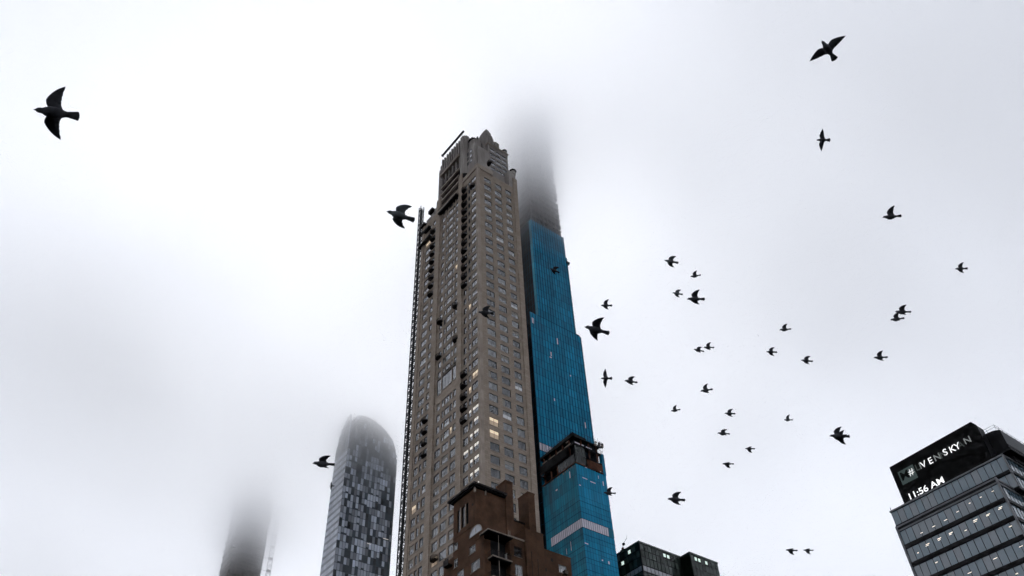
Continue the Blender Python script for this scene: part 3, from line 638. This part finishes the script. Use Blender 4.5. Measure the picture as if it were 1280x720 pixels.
# arched glazed bay at the corner
arch = MB(); n = 10
for k in range(n):
    a0, a1 = math.pi*k/n, math.pi*(k+1)/n; c0 = -.2
    p0 = (c0+2.0*math.cos(a0), Z(78.8)+1.75*math.sin(a0)); p1 = (c0+2.0*math.cos(a1), Z(78.8)+1.75*math.sin(a1))
    arch.poly([(-.12, c0, Z(78.8)), (-.12, p0[0], p0[1]), (-.12, p1[0], p1[1])], BAND)
    arch.bar((-.15, *p0), (-.15, *p1), .09, COPE)
arch.bar((-.15, -2.2, Z(78.8)), (-.15, 1.8, Z(78.8)), .08, COPE); arch.bar((-.15, -.2, Z(78.8)), (-.15, -.2, Z(80.5)), .05, COPE); arch.box(-.1, -2.2, Z(77.62), 0.5, -.01, Z(78.8), BRICK); arch.build('arched_window', bh)
# chimneys
for x0, x1, s0, s1, zt, zb in ((7.1, 8.9, -.2, 2.8, 92.4, 70), (12.85, 14.5, 0, 3.2, 91.9, 70)):
    b = MB(); b.box(x0, s0, Z(zb), x1, s1, Z(zt), BRICK); b.build('chimney', bh)
    b = MB(); b.box(x0-.08, s0-.08, Z(zt), x1+.08, s1+.08, Z(zt+.3), BRICK); b.box(x0+.5, s0+.4, Z(zt+.3), x1-.5, s1-.4, Z(zt+.55), BLACK); b.build('chimney_cap', bh)
boxpart('link_wall', bh, (8.5, 1.6, Z(70), 13.2, 4.5, Z(85.6)), BRICK)
boxpart('link_coping', bh, (8.9, 1.4, Z(85.6), 12.8, 4.6, Z(85.85)), DARKROOF)
# right-hand lower block with its corner, the pillar and the low wing: distances from the same street line
def bp(px, py, yy): q = ony(px, py, BY+yy); return q.x-BX, q.z-GZ
ax, az = bp(636.8, 671, -3.4); dx_, dz_ = bp(655.5, 680, -3.4)
b = MB(); wl_ = [(ax+1.0, ax+2.7, az-7.0, az-4.9), (ax+1.0, ax+2.7, az-11.0, az-8.9), (ax+.9, ax+2.6, az-3.4, az-1.6)]
facade(b, 'R', -3.4, ax, dx_+.3, 0, az, wl_, .3, BRICK)
b.poly([(ax, -.0, 0), (ax, -3.4, 0), (ax, -3.4, az), (ax, 0, az)], BRICK); b.poly([(ax, -3.4, az), (dx_+.3, -3.4, az), (dx_+.3, 0, az), (ax, 0, az)], DARKROOF); b.build('wall', bh)
boxpart('core', bh, (ax+.4, -2.9, 0, dx_+.2, -.02, az-.2), BLACK)
b = MB(); b.box(ax-.12, -3.52, az, dx_+.05, -3.1, az+.3, COPE); b.box(ax-.12, -3.09, az, ax+.3, 0, az+.3, COPE); b.build('coping', bh)
for k, (a, b_, c, d) in enumerate(wl_):
    o = place('window', window_mesh('R', b_-a, d-c, 'mid' if k < 2 else 'black', .09, 2, WFRAME if k < 2 else BLACK), bh, (a, -3.24, c)); boxpart('sill', o, (-.08, -.28, -.12, b_-a+.08, -.05, -.002), COPE)
gb = MB()
for k in range(6): gb.bar((ax+1.0+k*.32, -3.5, az-3.5), (ax+1.0+k*.32, -3.5, az-1.5), .05, IRON)
for k in range(3): gb.bar((ax+.9, -3.5, az-3.4+k*.9), (ax+2.7, -3.5, az-3.4+k*.9), .05, IRON)
gb.build('window_grille', bh)
cx0, cz0 = bp(656.5, 661, -3.9); cx1, cz1 = bp(679, 671.5, -3.9)
boxpart('pillar', bh, (cx0, -3.9, 0, cx1, 1.2, cz0), BRICK); boxpart('pillar_coping', bh, (cx0-.06, -3.96, cz0, cx1+.06, 1.26, cz0+.18), BRICK)
ex0, ez0 = bp(680, 687, -3.0); ex1, ez1 = bp(713, 697.5, -3.0)
b = MB(); we = [(ex1-3.1, ex1-1.2, ez0-3.5, ez0-1.9), (ex1-3.1, ex1-1.2, ez0-6.9, ez0-5.2)]
facade(b, 'R', -3.0, cx1-.2, ex1, 0, ez0, we, .3, BRICK); b.poly([(ex1, -3, 0), (ex1, 9, 0), (ex1, 9, ez0), (ex1, -3, ez0)], BRICK); b.poly([(cx1-.2, -3, ez0), (ex1, -3, ez0), (ex1, 9, ez0), (cx1-.2, 9, ez0)], DARKROOF); b.build('wall', bh)
boxpart('core', bh, (cx1, -2.5, 0, ex1-.3, 8, ez0-.2), BLACK)
boxpart('coping', bh, (cx1+.02, -3.08, ez0, ex1+.08, -2.7, ez0+.16), BRICK)
for a, b_, c, d in we:
    o = place('window', window_mesh('R', b_-a, d-c, 'blind', .09, 2, WFRAME), bh, (a, -2.84, c)); boxpart('sill', o, (-.08, -.28, -.12, b_-a+.08, -.05, -.002), COPE)
b = MB(); b.box(ex1-2.2, -3.55, ez0-3.7, ex1-1.35, -2.9, ez0-3.05, IRON)
for k in range(5): b.box(ex1-2.15, -3.58, ez0-3.66+k*.12, ex1-1.4, -3.551, ez0-3.62+k*.12, COPE)
b.build('air_conditioner', bh)
for px, py in ((648, 690), (690, 700), (682, 712)):
    x, z = bp(px, py, -3.05 if px > 679 else -3.45); boxpart('wall_vent', bh, (x-.25, (-3.06 if px > 679 else -3.46), z-.3, x+.25, (-3.001 if px > 679 else -3.401), z+.3), IRON)
# corner balconies between the corner pier and the lower block
boxpart('balcony_back', bh, (1.4, -1.9, 0, ax-.01, -1.6, Z(77.5)), BLACK)  # black sheet painting the shade deep in the balcony bay
for k, z in enumerate((77.9, 73.2, 69.4)):
    x0, x1, y0 = (-.35, ax+.25, -4.3) if k == 0 else (.7, ax-.02, -4.1)
    b = MB(); b.box(x0, y0, Z(z), x1, -1.61, Z(z)+(.22 if k else .18), COPE); b.box(x0+.12, y0+.12, Z(z)-.2, x1-.1, -1.62, Z(z)-.002, BLACK); b.build('balcony_slab' if k else 'canopy_slab', bh)  # black box below each slab paints its shaded underside
    if k == 0: continue
    b = MB()
    for q in range(13): x = x0+.1+q*(x1-x0-.2)/12; b.bar((x, y0+.08, Z(z)+.2), (x, y0+.08, Z(z)+1.25), .03, IRON, 3)
    for q in range(8): y = y0+.08+q*.3; b.bar((x0+.08, y, Z(z)+.2), (x0+.08, y, Z(z)+1.25), .03, IRON, 3)
    b.bar((x0, y0+.08, Z(z)+1.25), (x1, y0+.08, Z(z)+1.25), .05, IRON); b.bar((x0+.08, y0, Z(z)+1.25), (x0+.08, -1.7, Z(z)+1.25), .05, IRON); b.build('railing', bh)
    bb = MB(); bb.bar((x0+1.6, y0+.3, Z(z)+.2), (x0+1.6, y0+.3, Z(77.68)) if k == 1 else (x0+1.6, y0+.3, Z(z)+3.4), .07, COPE); bb.build('balcony_post', bh)
boxpart('corner_wall', bh, (0.04, -2.602, 0, 1.39, -1.5, Z(77.0)), BRICK)
for k, z in enumerate((74.4, 70.6)): boxpart('balcony_door', bh, (2.2, -1.96, Z(z)-1.0, 3.2, -1.91, Z(z)+1.2), BAND)
boxpart('light_panel', bh, (ax-.1, -2.6, Z(73.9), ax-.02, -1.9, Z(75.6)), WFRAME)
for px, py, yy in ((646, 705, -3.4), (664, 690, -3.9), (672, 700, -3.9), (700, 712, -3.0)):
    x, z = bp(px, py, yy); b = MB(); b.bar((x, yy-.07, 0), (x, yy-.07, z), .06, IRON); b.bar((x, yy-.07, z), (x, yy+.02, z+.15), .06, IRON); b.build('drain_pipe', bh)
for s0, z in ((.6, 85.2), (6.4, 79.9)): boxpart('wall_vent', bh, (-.05, s0, Z(z), -.003, s0+.4, Z(z)+.4), IRON)
boxpart('stone_band', bh, (-.07, .02, Z(81.0), -.003, 7.1, Z(81.18)), BRICK); boxpart('stone_band', bh, (.02, -.07, Z(81.0), 7.0, -.003, Z(81.18)), BRICK)
for x0 in (1.0, 3.4): b = MB(); b.bar((x0, 1.5, Z(89.35)), (x0, 1.5, Z(90.6)), .09, IRON); b.build('vent_pipe', bh)
# antenna stubs on the coping
for x in (ax+.2, ax+.55): b = MB(); b.bar((x, -2.9, az+.3), (x, -2.9, az+1.6), .07, COPE); b.build('vent_pipe', bh)
# small stepped balconies on the left edge
for s0, z in ((7.3, 76.0), (9.4, 72.4)):
    b = MB(); b.box(-1.0, s0, Z(z), .3, s0+1.6, Z(z)+.25, IRON); b.box(-1.0, s0, Z(z)+.25, -.9, s0+1.6, Z(z)+1.2, IRON); b.build('balcony', bh)

# ------------------------------------------------------------------ office building with roof sign
SX, SY = 142.29, 47.46
ob = thing('office_building', 'blue-grey glass office building with black floor bands, stepped under a black screen', 'building', (SX, SY, GZ))
def office(face, p, u0, u1, ztop_, nrow, pitch, band, pw, parent):
    n = round((u1-u0)/pw); w_ = (u1-u0)/n
    for r_ in range(nrow):
        zt = ztop_-r_*pitch; zb = zt-(pitch-band)
        b = MB()
        if face == 'L': b.box(p-.12, u0-.1, zb-band, p+.4, u1, zb, BLACK)
        else: b.box(u0, p-.12, zb-band, u1, p+.4, zb, BLACK)
        b.build('floor_band', parent)
        for i in range(n):
            me = window_mesh(face, w_-.004, pitch-band-.004, 'office' if rnd.random() < .72 else 'office2', .035, 1, BLACK)
            a = u0+i*w_; dd = rnd.uniform(-.012, .012)
            o = place('glass_panel', me, parent, (p+.1+dd, a, zb+.002) if face == 'L' else (a, p+.1+dd, zb+.002))
            o.rotation_euler = (rnd.uniform(-.006, .006), 0, 0) if face == 'R' else (0, rnd.uniform(-.006, .006), 0)
zl = 77.3-GZ
office('L', 0, 0, 19.55, zl-1.05, 5, 3.35, .72, 1.3, ob); office('R', 0, .1, 22, zl-1.05, 5, 3.35, .72, 1.3, ob)
boxpart('core', ob, (.35, .35, 0, 40, 19.4, zl-.2), BLACK)
b = MB(); b.box(-.1, -.1, zl-.28, 40, 19.6, zl, ALU); b.box(-.02, -.02, zl-.75, 40, 19.56, zl-.281, BLACK); b.box(-.08, -.08, zl-1.04, 40, 19.58, zl-.751, ALU); b.build('cornice', ob)
for dx in (-.22, ): b = MB(); b.box(-.22, -.22, 0, .06, .06, zl, ALU); b.build('corner_post', ob); b = MB(); b.box(-.16, 19.4, 0, .2, 19.75, zl, ALU); b.build('corner_post', ob)
ux, us0, us1, uz = 6.0, -.9, 22.4, 83.75-GZ
office('L', ux, us0, us1, uz-.25, 2, 3.4, .6, 1.3, ob); office('R', us0, ux+.1, 30, uz-.25, 2, 3.4, .6, 1.3, ob)
boxpart('core', ob, (ux+.35, us0+.35, zl, 40, us1-.1, uz-.1), BLACK)
b = MB(); b.box(ux-.15, us0-.15, uz-.25, 40, us1+.1, uz+.05, ALU); b.build('cornice', ob)
b = MB(); b.box(ux-.2, us0-.2, zl, ux+.08, us0+.08, uz-.26, ALU); b.build('corner_post', ob)
for px, py, l, t in ((1152, 666, .45, .06), (1167, 658, .6, .07), (1182, 650, .6, .07), (1197, 639.5, .5, .06), (1212, 629, .3, .12), (1226, 621.5, .3, .1), (1241, 614, .4, .09), (1159.5, 680, .7, .1), (1159, 682, .6, .08), (1174, 673, .7, .1), (1174, 675, .5, .08), (1188.5, 666, .7, .1), (1188, 668, .5, .08), (1207, 663, .4, .1), (1219, 650, .8, .1), (1219, 652, .6, .08), (1235, 643, .7, .1), (1234.5, 644.5, .5, .1), (1250.5, 634, .6, .1), (1250, 636, .6, .1), (1147.5, 691, .3, .15), (1170.5, 703, .45, .13), (1263, 658, .5, .13), (1244, 698, .7, .08), (1276, 683, .6, .08), (1212, 716, .7, .08), (1271, 717, .4, .13)):
    q = onx(px, py, SX+.06); boxpart('lit_lamp', ob, (.05, q.y-SY-l/2, q.z-GZ-t/2, .075, q.y-SY+l/2, q.z-GZ+t/2), LAMP)
boxpart('roof_antenna', ob, (ux-.05, us1-.3, uz+.05, ux+.05, us1-.2, uz+.7), BLACK)
# mechanical penthouse: black rounded drum with louvred side and rails
q0 = onx(1246, 535, SX+9.0); py0 = q0.y-SY; pz = q0.z-GZ
b = MB(); pts = [(9.9, py0), (40, py0), (40, py0+9), (9.4, py0+9), (9.0, py0+6), (8.9, py0+2.5), (9.2, py0+.9)]
b.prism(pts, uz, pz, BLACK); b.build('penthouse', ob)
for k in range(26): boxpart('louvre', ob, (10.0+k*.62, py0-.1, uz+1.6, 10.3+k*.62, py0-.004, pz-.1), ALU)
boxpart('penthouse_band', ob, (9.6, py0-.2, uz+2.9, 36, py0-.101, uz+3.3), BLACK); boxpart('penthouse_soffit', ob, (7.4, py0-.9, uz+.9, 36, py0+3.5, uz+1.3), BLACK)
b = MB()
for z in (.5, 1.0): b.bar((9.2, py0+.3, pz+z), (26, py0+.3, pz+z), .035, ALU); b.bar((9.2, py0+.3, pz+z), (9.2, py0+8.5, pz+z), .035, ALU)
for k in range(12): b.bar((9.2+k*1.5, py0+.3, pz), (9.2+k*1.5, py0+.3, pz+1), .035, ALU)
for k in range(6): b.bar((9.2, py0+.3+k*1.6, pz), (9.2, py0+.3+k*1.6, pz+1), .035, ALU)
b.build('guard_rail', ob)
# the sign
SGX = SX+6.5; SGS = SY
sg = thing('rooftop_sign', 'big black rooftop LED screen showing 11:56 AM in white', 'sign', (SGX, SY, uz+GZ+.05))
b = MB(); zb = 0; zt = 92.35-83.8
prof = [(1.0, zb), (19.35, zb), (19.35, zt-.2), (1.55, zt), (.85, zt-1.2)]
n = len(prof); b.poly([(0, s, z) for s, z in prof][::-1], SCREEN) ; b.poly([(2.2, s, z) for s, z in prof], SCREEN)
for i in range(n): s0, z0 = prof[i]; s1, z1 = prof[(i+1) % n]; b.poly([(0, s0, z0), (0, s1, z1), (2.2, s1, z1), (2.2, s0, z0)], BLACK)
b.build('screen', sg)
b = MB()
for (s0, z0), (s1, z1) in ((prof[2], prof[3]), (prof[1], prof[2]), (prof[3], prof[4])): b.bar((-.04, s0, z0), (-.04, s1, z1), .07, BLACK)
b.build('screen_frame', sg)
def text_part(name, body, pxl, pyl, hpx_z, M_, bold=.0, hz=1.0, wd=1.0):
    cu = bpy.data.curves.new(name, 'FONT'); cu.body = body; cu.size = hz/.69; cu.offset = bold; cu.extrude = 0; cu.align_x = 'LEFT'
    tmp = bpy.data.objects.new('tmp', cu); col.objects.link(tmp)
    dg = bpy.context.evaluated_depsgraph_get(); me = bpy.data.meshes.new_from_object(tmp.evaluated_get(dg)); bpy.data.objects.remove(tmp)
    me.materials.clear(); me.materials.append(M_)
    q = onx(pxl, pyl, SGX-.03)
    # text x runs to the reader's right (towards -y), text y is up
    me.transform(Matrix(((0, 0, -1, 0), (-wd, 0, 0, 0), (0, 1, 0, 0), (0, 0, 0, 1))))
    return place(name, me, sg, (-.02, q.y-SY, q.z-(uz+GZ+.05)))
text_part('clock_text', '11:56 AM', 1136.0, 625.5, 0, LEDW, .028, 1.22, 1.12)
TB = [('#', 1137.0, 594.6, LEDW, .03), ('L', 1145.6, 589, LEDD, .02), ('I', 1150.5, 586.5, LEDG, .02), ('V', 1152.5, 585.5, LEDW, .012), ('E', 1161.8, 580.8, LEDW, .012), ('N', 1168.8, 577, LEDG, .02), ('I', 1174.7, 573.8, LEDD, .02), ('N', 1176.5, 573.5, LEDD, .02),
      ('S', 1180.5, 570, LEDW, .03), ('K', 1188.2, 566.5, LEDW, .015), ('Y', 1194.8, 563, LEDW, .015), ('A', 1198.5, 561.5, LEDD, .02), ('N', 1206.5, 556, LEDG, .01)]
for ch, px, py, M_, bo in TB: text_part('screen_letter', ch, px, py, 0, M_, bo, 1.28)
q1, q2 = onx(1122.5, 592, SGX), onx(1143, 582, SGX)
zq = onx(1129, 606.5, SGX).z
boxpart('screen_logo', sg, (-.02, q2.y-SY+.25, zq-uz-GZ-.05, -.008, q1.y-SY, zq-uz-GZ-.05+2.9), LEDL)
text_part('screen_letter', 'M', 1127.5, 601.5, 0, SCREEN, .04, 1.7).location.x = -.03

# ------------------------------------------------------------------ pigeons
def pigeon_mesh(flap=0.2, fold=0.3, tail=.25, fl2=None, M_=PIG):
    """one pigeon, forward +x, left +y, up +z; length about .34 m"""
    v, f = [], []
    rings = [(.178, 0, .003, .003), (.160, .002, .009, .009), (.150, .010, .021, .022), (.130, .014, .026, .027), (.108, .008, .027, .028), (.080, -.002, .042, .043), (.040, -.008, .055, .056), (0, -.008, .056, .054), (-.045, -.003, .046, .042), (-.085, .004, .030, .024), (-.11, .006, .026, .012)]
    N = 10
    for x, z, ry, rz in rings:
        for k in range(N): a = 2*math.pi*k/N; v.append((x, ry*math.cos(a), z+rz*math.sin(a)))
    for i in range(len(rings)-1):
        for k in range(N): f.append((i*N+k, i*N+(k+1) % N, (i+1)*N+(k+1) % N, (i+1)*N+k))
    f.append(tuple(range(N))); f.append(tuple(reversed(range((len(rings)-1)*N, len(rings)*N))))
    # tail fan, thin and closed, growing out of the rump
    b0 = len(v); T = 9
    for zt in (.008, .001):
        for i in range(T):
            t = i/(T-1)*2-1; v.append((-.085, .024*t, zt+.002)); 
        for i in range(T):
            t = i/(T-1)*2-1; r = .118 + (.004 if i % 2 else 0) - .010*abs(t)**2; an = t*tail; v.append((-.085-r*math.cos(an), .026*t*.9+r*math.sin(an)*.9, zt))
    up, lo = b0, b0+2*T
    for i in range(T-1):
        f.append((up+i, up+i+1, up+T+i+1, up+T+i)); f.append((lo+i, lo+T+i, lo+T+i+1, lo+i+1)); f.append((up+T+i, up+T+i+1, lo+T+i+1, lo+T+i)); f.append((up+i, lo+i, lo+i+1, up+i+1))
    for i in (0, T-1): f.append((up+i, up+T+i, lo+T+i, lo+i))
    # wings: arm section to the wrist, hand section swept back by 'fold'
    for sd in (1, -1):
        fl = flap if sd == 1 or fl2 is None else fl2
        secs = []                                    # (x, r, chord, chord angle, thickness)
        arm, hand = .112*(1-.3*fold), .215
        for k in range(5):
            t = k/4; an = RAD(26)-fold*RAD(6); secs.append((.052+arm*t*math.sin(an)+.010*math.sin(math.pi*t), .026+arm*t*math.cos(an), .122+.006*t, 0.0, .011*(1-.4*t), t))
        wx, wr = secs[-1][0], secs[-1][1]; sw = RAD(24)+fold*RAD(56); x, r = wx, wr; nh = 9
        for k in range(1, nh+1):
            t = k/nh; a = sw*(.35+.65*t); x -= hand/nh*math.sin(a); r += hand/nh*math.cos(a)
            secs.append((x, r, .122*(1-t**1.7)+.007, a*.92, .006*(1-t)+.0015, 1+t))
        b0 = len(v)
        for j, (x, r, ch, a, th, q_) in enumerate(secs):
            L = ch-(.007 if (j % 2 and j > 6) else 0); dx_, dr_ = -math.cos(a), -math.sin(a)
            for c_, h_ in ((0, 0), (.22, th), (.55, th*.8), (1, -.003), (.55, -th*.35), (.22, -th*.6)):
                px, pr = x+dx_*L*c_, max(.004, r+dr_*L*c_); e_ = pr-.026
                curl = fl*(1-.25*max(0, q_-1)); v.append((px, sd*(.026+e_*math.cos(curl)), .022+e_*math.sin(curl)+h_))
        K = 6
        for j in range(len(secs)-1):
            for k in range(K):
                q = (b0+j*K+k, b0+(j+1)*K+k, b0+(j+1)*K+(k+1) % K, b0+j*K+(k+1) % K); f.append(q if sd == 1 else q[::-1])
        f.append(tuple(b0+k for k in range(K))); f.append(tuple(b0+(len(secs)-1)*K+k for k in range(K))[::-1])
    me = bpy.data.meshes.new('pigeon'); me.from_pydata(v, [], f); me.materials.append(M_)
    me.polygons.foreach_set('use_smooth', [True]*len(f)); me.update(); return me
BM = {'spread': pigeon_mesh(.12, .72, .20), 'glide': pigeon_mesh(.05, .12, .34), 'tuck': pigeon_mesh(.12, 1.32, .12, M_=PIG2), 'tuckd': pigeon_mesh(.3, 1.28, .12),
      'up': pigeon_mesh(.55, 1.05, .2), 'high': pigeon_mesh(1.0, .85, .3), 'down': pigeon_mesh(-.45, 1.0, .2), 'beat': pigeon_mesh(.6, 1.0, .25, fl2=.1)}
def bird(px, py, length, kind, ang=180, tilt=40, roll=0, away=0, label=None, group=None):
    """ang: heading in the picture (180 = flying left), tilt: 0 belly to viewer .. 90 seen from the side, away: heading turned from the viewer"""
    d = ray(px, py).normalized(); D = .345*FPX/length / max(.25, d.dot(CF))
    pos = EYE + d*D
    r = CR - d*CR.dot(d); r.normalize(); u = r.cross(d)*1.0
    if u.z < 0: u = -u
    a = RAD(ang); fw = (r*math.cos(a)+u*math.sin(a))*math.cos(RAD(away)) + d*math.sin(RAD(away))
    t = RAD(tilt); upv = d*math.cos(t)+u*math.sin(t); upv = upv - fw*upv.dot(fw); upv.normalize()
    lf = upv.cross(fw)
    if roll: upv, lf = upv*math.cos(RAD(roll))+lf*math.sin(RAD(roll)), lf*math.cos(RAD(roll))-upv*math.sin(RAD(roll))
    M_ = Matrix((fw, lf, upv)).transposed().to_4x4(); M_.translation = pos
    o = place('pigeon', BM[kind]); o.matrix_world = M_
    return tag(o, label, 'pigeon', group)
G = 'flock of pigeons over the city'
bird(69, 141, 46, 'spread', 170, 8, label='big dark pigeon with wings spread wide, fanned far from all towers in blank sky', group=G)
bird(499.5, 269.5, 33, 'tuck', 162, 20, label='pale-lit pigeon with swept-back half-folded wings beside the tip of the hoist mast', group=G)
bird(745, 412.5, 29, 'spread', 165, 25, 20, label='large black pigeon banking with bent wings just right of the blue tower', group=G)
bird(403.5, 580, 25, 'tuckd', 176, 50, label='dark pigeon with raised wings beside the curved glass tower', group=G)
bird(1035, 62, 27, 'glide', 128, 5, label='pigeon soaring alone with long straight wings on a slant, tail to one side', group=G)
bird(1028.5, 175, 15, 'glide', 180, 5, label='small lone pigeon below the slanting one, wings out straight to both sides', group=G)
bird(757.5, 473, 13, 'glide', 180, 10, label='small pigeon with wings stretched straight up and down near the blue tower', group=G)
bird(606.5, 391, 18, 'tuckd', 175, 30, label='small black pigeon crossing in front of the limestone tower', group=G)
bird(693, 338, 12, 'tuckd', 155, 30, label='tiny black pigeon in front of the blue glass of the supertall tower', group=G)
bird(761.5, 616.5, 14, 'beat', 178, 60, label='black pigeon passing the edge of the blue podium wing', group=G)
bird(414.5, 607.5, 6, 'glide', 180, 15, label='tiniest pigeon, a speck in front of the curved glass tower', group=G)
bird(1047, 545, 19, 'beat', 180, 35, 10, label='ragged black pigeon overlapping another one, wings beating, above the office roof sign', group=G)
bird(1051.5, 546, 17, 'down', 183, 35, -10, label='pigeon flapping tight against the ragged black one, partly hidden by it', group=G)
bird(869, 374, 20, 'beat', 180, 40, 8, label='larger dark pigeon with ragged beating wings among three small ones right of the blue tower', group=G)
bird(844.5, 624.5, 20, 'tuckd', 176, 35, label='dark pigeon with long folded wings flying above the dark glass block', group=G)
bird(1114, 271, 20, 'high', 185, 55, label='lone pigeon with both wings lifted steeply, high above the office building', group=G)
bird(1128, 390, 17, 'beat', 180, 60, label='upper pigeon of a close pair flying one over the other', group=G)
bird(1121, 399, 15, 'up', 188, 50, label='lower pigeon of a close pair flying one over the other', group=G)
OWN = {(873, 438): 'front pigeon of two small ones flying nose to tail near the blue tower', (885.5, 434.5): 'rear pigeon of two small ones flying nose to tail near the blue tower',
       (989, 688): 'front pigeon of a low pair between the dark glass block and the office building', (1010, 688): 'rear pigeon of a low pair between the dark glass block and the office building',
       (757.5, 382): 'small pigeon just above the large banking one beside the blue tower', (788, 477): 'small pigeon following right behind the one with wings stretched up and down',
       (846.5, 367): 'small pigeon flying just ahead of the larger ragged one', (869, 345): 'small pigeon just above the larger ragged one', (838.5, 327): 'pale-lit pigeon topmost of the loose cluster around the larger ragged one',
       (1201, 336): 'lone small pigeon with beating wings high over the office building', (1100, 447): 'small pigeon flying below the close pair one over the other'}
L1, L2, L3 = 'small dark pigeon gliding left with wings folded back along its body in open sky', 'small dark pigeon with wings raised in mid-beat in open sky', 'small compact black pigeon with wings pulled down in open sky'
for px, py, ln, kd, an, ti in ((838.5, 327, 16, 'tuck', 170, 30), (846.5, 367, 12, 'tuck', 170, 35), (873, 438, 12, 'tuckd', 168, 40), (788, 477, 15, 'tuckd', 172, 35), (1008, 451, 13, 'tuckd', 174, 40), (912, 517, 12, 'tuckd', 178, 35), (904, 542, 14, 'tuckd', 176, 45), (964, 440, 12, 'tuckd', 178, 25)):
    bird(px, py, ln, kd, an, ti, rnd.uniform(-10, 10), label=OWN.get((px, py), L1), group=G)
for px, py, ln, kd, an, ti in ((869, 345, 12, 'up', 190, 50), (885.5, 434.5, 12, 'beat', 180, 60), (981, 412, 13, 'up', 185, 55), (882.5, 488, 14, 'beat', 190, 45), (844, 513, 11, 'up', 190, 45), (985, 525, 10, 'high', 180, 60), (1100, 447, 15, 'beat', 183, 45), (757.5, 382, 13, 'beat', 180, 35), (1201, 336, 13, 'beat', 183, 30)):
    bird(px, py, ln, kd, an, ti, rnd.uniform(-10, 10), label=OWN.get((px, py), L2), group=G)
for px, py, ln, kd, an, ti in ((937, 561, 11, 'down', 180, 50), (909.5, 580, 13, 'down', 180, 65), (989, 688, 13, 'down', 178, 60), (1010, 688, 11, 'down', 180, 60)):
    bird(px, py, ln, kd, an, ti, rnd.uniform(-8, 8), label=OWN.get((px, py), L3), group=G)

# ------------------------------------------------------------------ low cloud deck swallowing the tower tops
# a gently rolling deck that thickens upwards: thin sheets of even vapour, each denser than the one below
from mathutils import noise as mnoise
CL_G = .84
SHEETS = ((295, 310, .008), (310, 330, .027), (330, 398, .047))
def deck_z(x, y):
    return float(np.interp(y, [200, 380, 530, 900], [0, -38, -44, -52])) + 8*mnoise.noise(Vector((x*.006, y*.006, 3.3))) + 4*mnoise.noise(Vector((x*.017, y*.017, 8.1)))
deck = thing('low_cloud', 'even white deck of low cloud swallowing the tops of the towers', 'cloud', (0, 0, 0)); deck['kind'] = 'stuff'
NG = 64; gx = np.linspace(-1100, 1500, NG); gy = np.linspace(-900, 1700, NG)
gz = np.array([[deck_z(x, min(y, 900)) for y in gy] for x in gx])
TOPN = np.array([[15*mnoise.noise(Vector((x*.0075, y*.0075, 41.))) + 10*mnoise.noise(Vector((x*.02, y*.02, 17.))) for y in gy] for x in gx])   # billows on the upper side
TOPN -= np.array([[min(38, max(0, (math.hypot(x, y)-370)*.13)) for y in gy] for x in gx])*1.0; TOPN = np.maximum(TOPN, -54)   # the deck thins out in the distance
for z0, z1, dens in SHEETS:
    M = bpy.data.materials.new('cloud_vapour'); M.use_nodes = True; t = M.node_tree; t.nodes.clear()
    o = t.nodes.new('ShaderNodeOutputMaterial'); pv = t.nodes.new('ShaderNodeVolumePrincipled'); t.links.new(pv.outputs[0], o.inputs['Volume'])
    pv.inputs['Color'].default_value = (1, 1, 1, 1); pv.inputs['Anisotropy'].default_value = CL_G
    pv.inputs['Density'].default_value = dens
    z1 -= .02
    gt = gz + (TOPN if dens > .04 else 0)
    vs = [(gx[i], gy[j], gq[i, j]+z) for z, gq in ((z0, gz), (z1, gt)) for i in range(NG) for j in range(NG)]
    I = lambda k, i, j: k*NG*NG+i*NG+j
    fs = []
    for i in range(NG-1):
        for j in range(NG-1):
            fs.append((I(1, i, j), I(1, i+1, j), I(1, i+1, j+1), I(1, i, j+1))); fs.append((I(0, i, j), I(0, i, j+1), I(0, i+1, j+1), I(0, i+1, j)))
        fs.append((I(0, i, 0), I(0, i+1, 0), I(1, i+1, 0), I(1, i, 0))); fs.append((I(0, i+1, NG-1), I(0, i, NG-1), I(1, i, NG-1), I(1, i+1, NG-1)))
        fs.append((I(0, 0, i+1), I(0, 0, i), I(1, 0, i), I(1, 0, i+1))); fs.append((I(0, NG-1, i), I(0, NG-1, i+1), I(1, NG-1, i+1), I(1, NG-1, i)))
    me = bpy.data.meshes.new('vapour_sheet'); me.from_pydata(vs, [], fs); me.materials.append(M); me.update()
    place('vapour_sheet', me, deck)
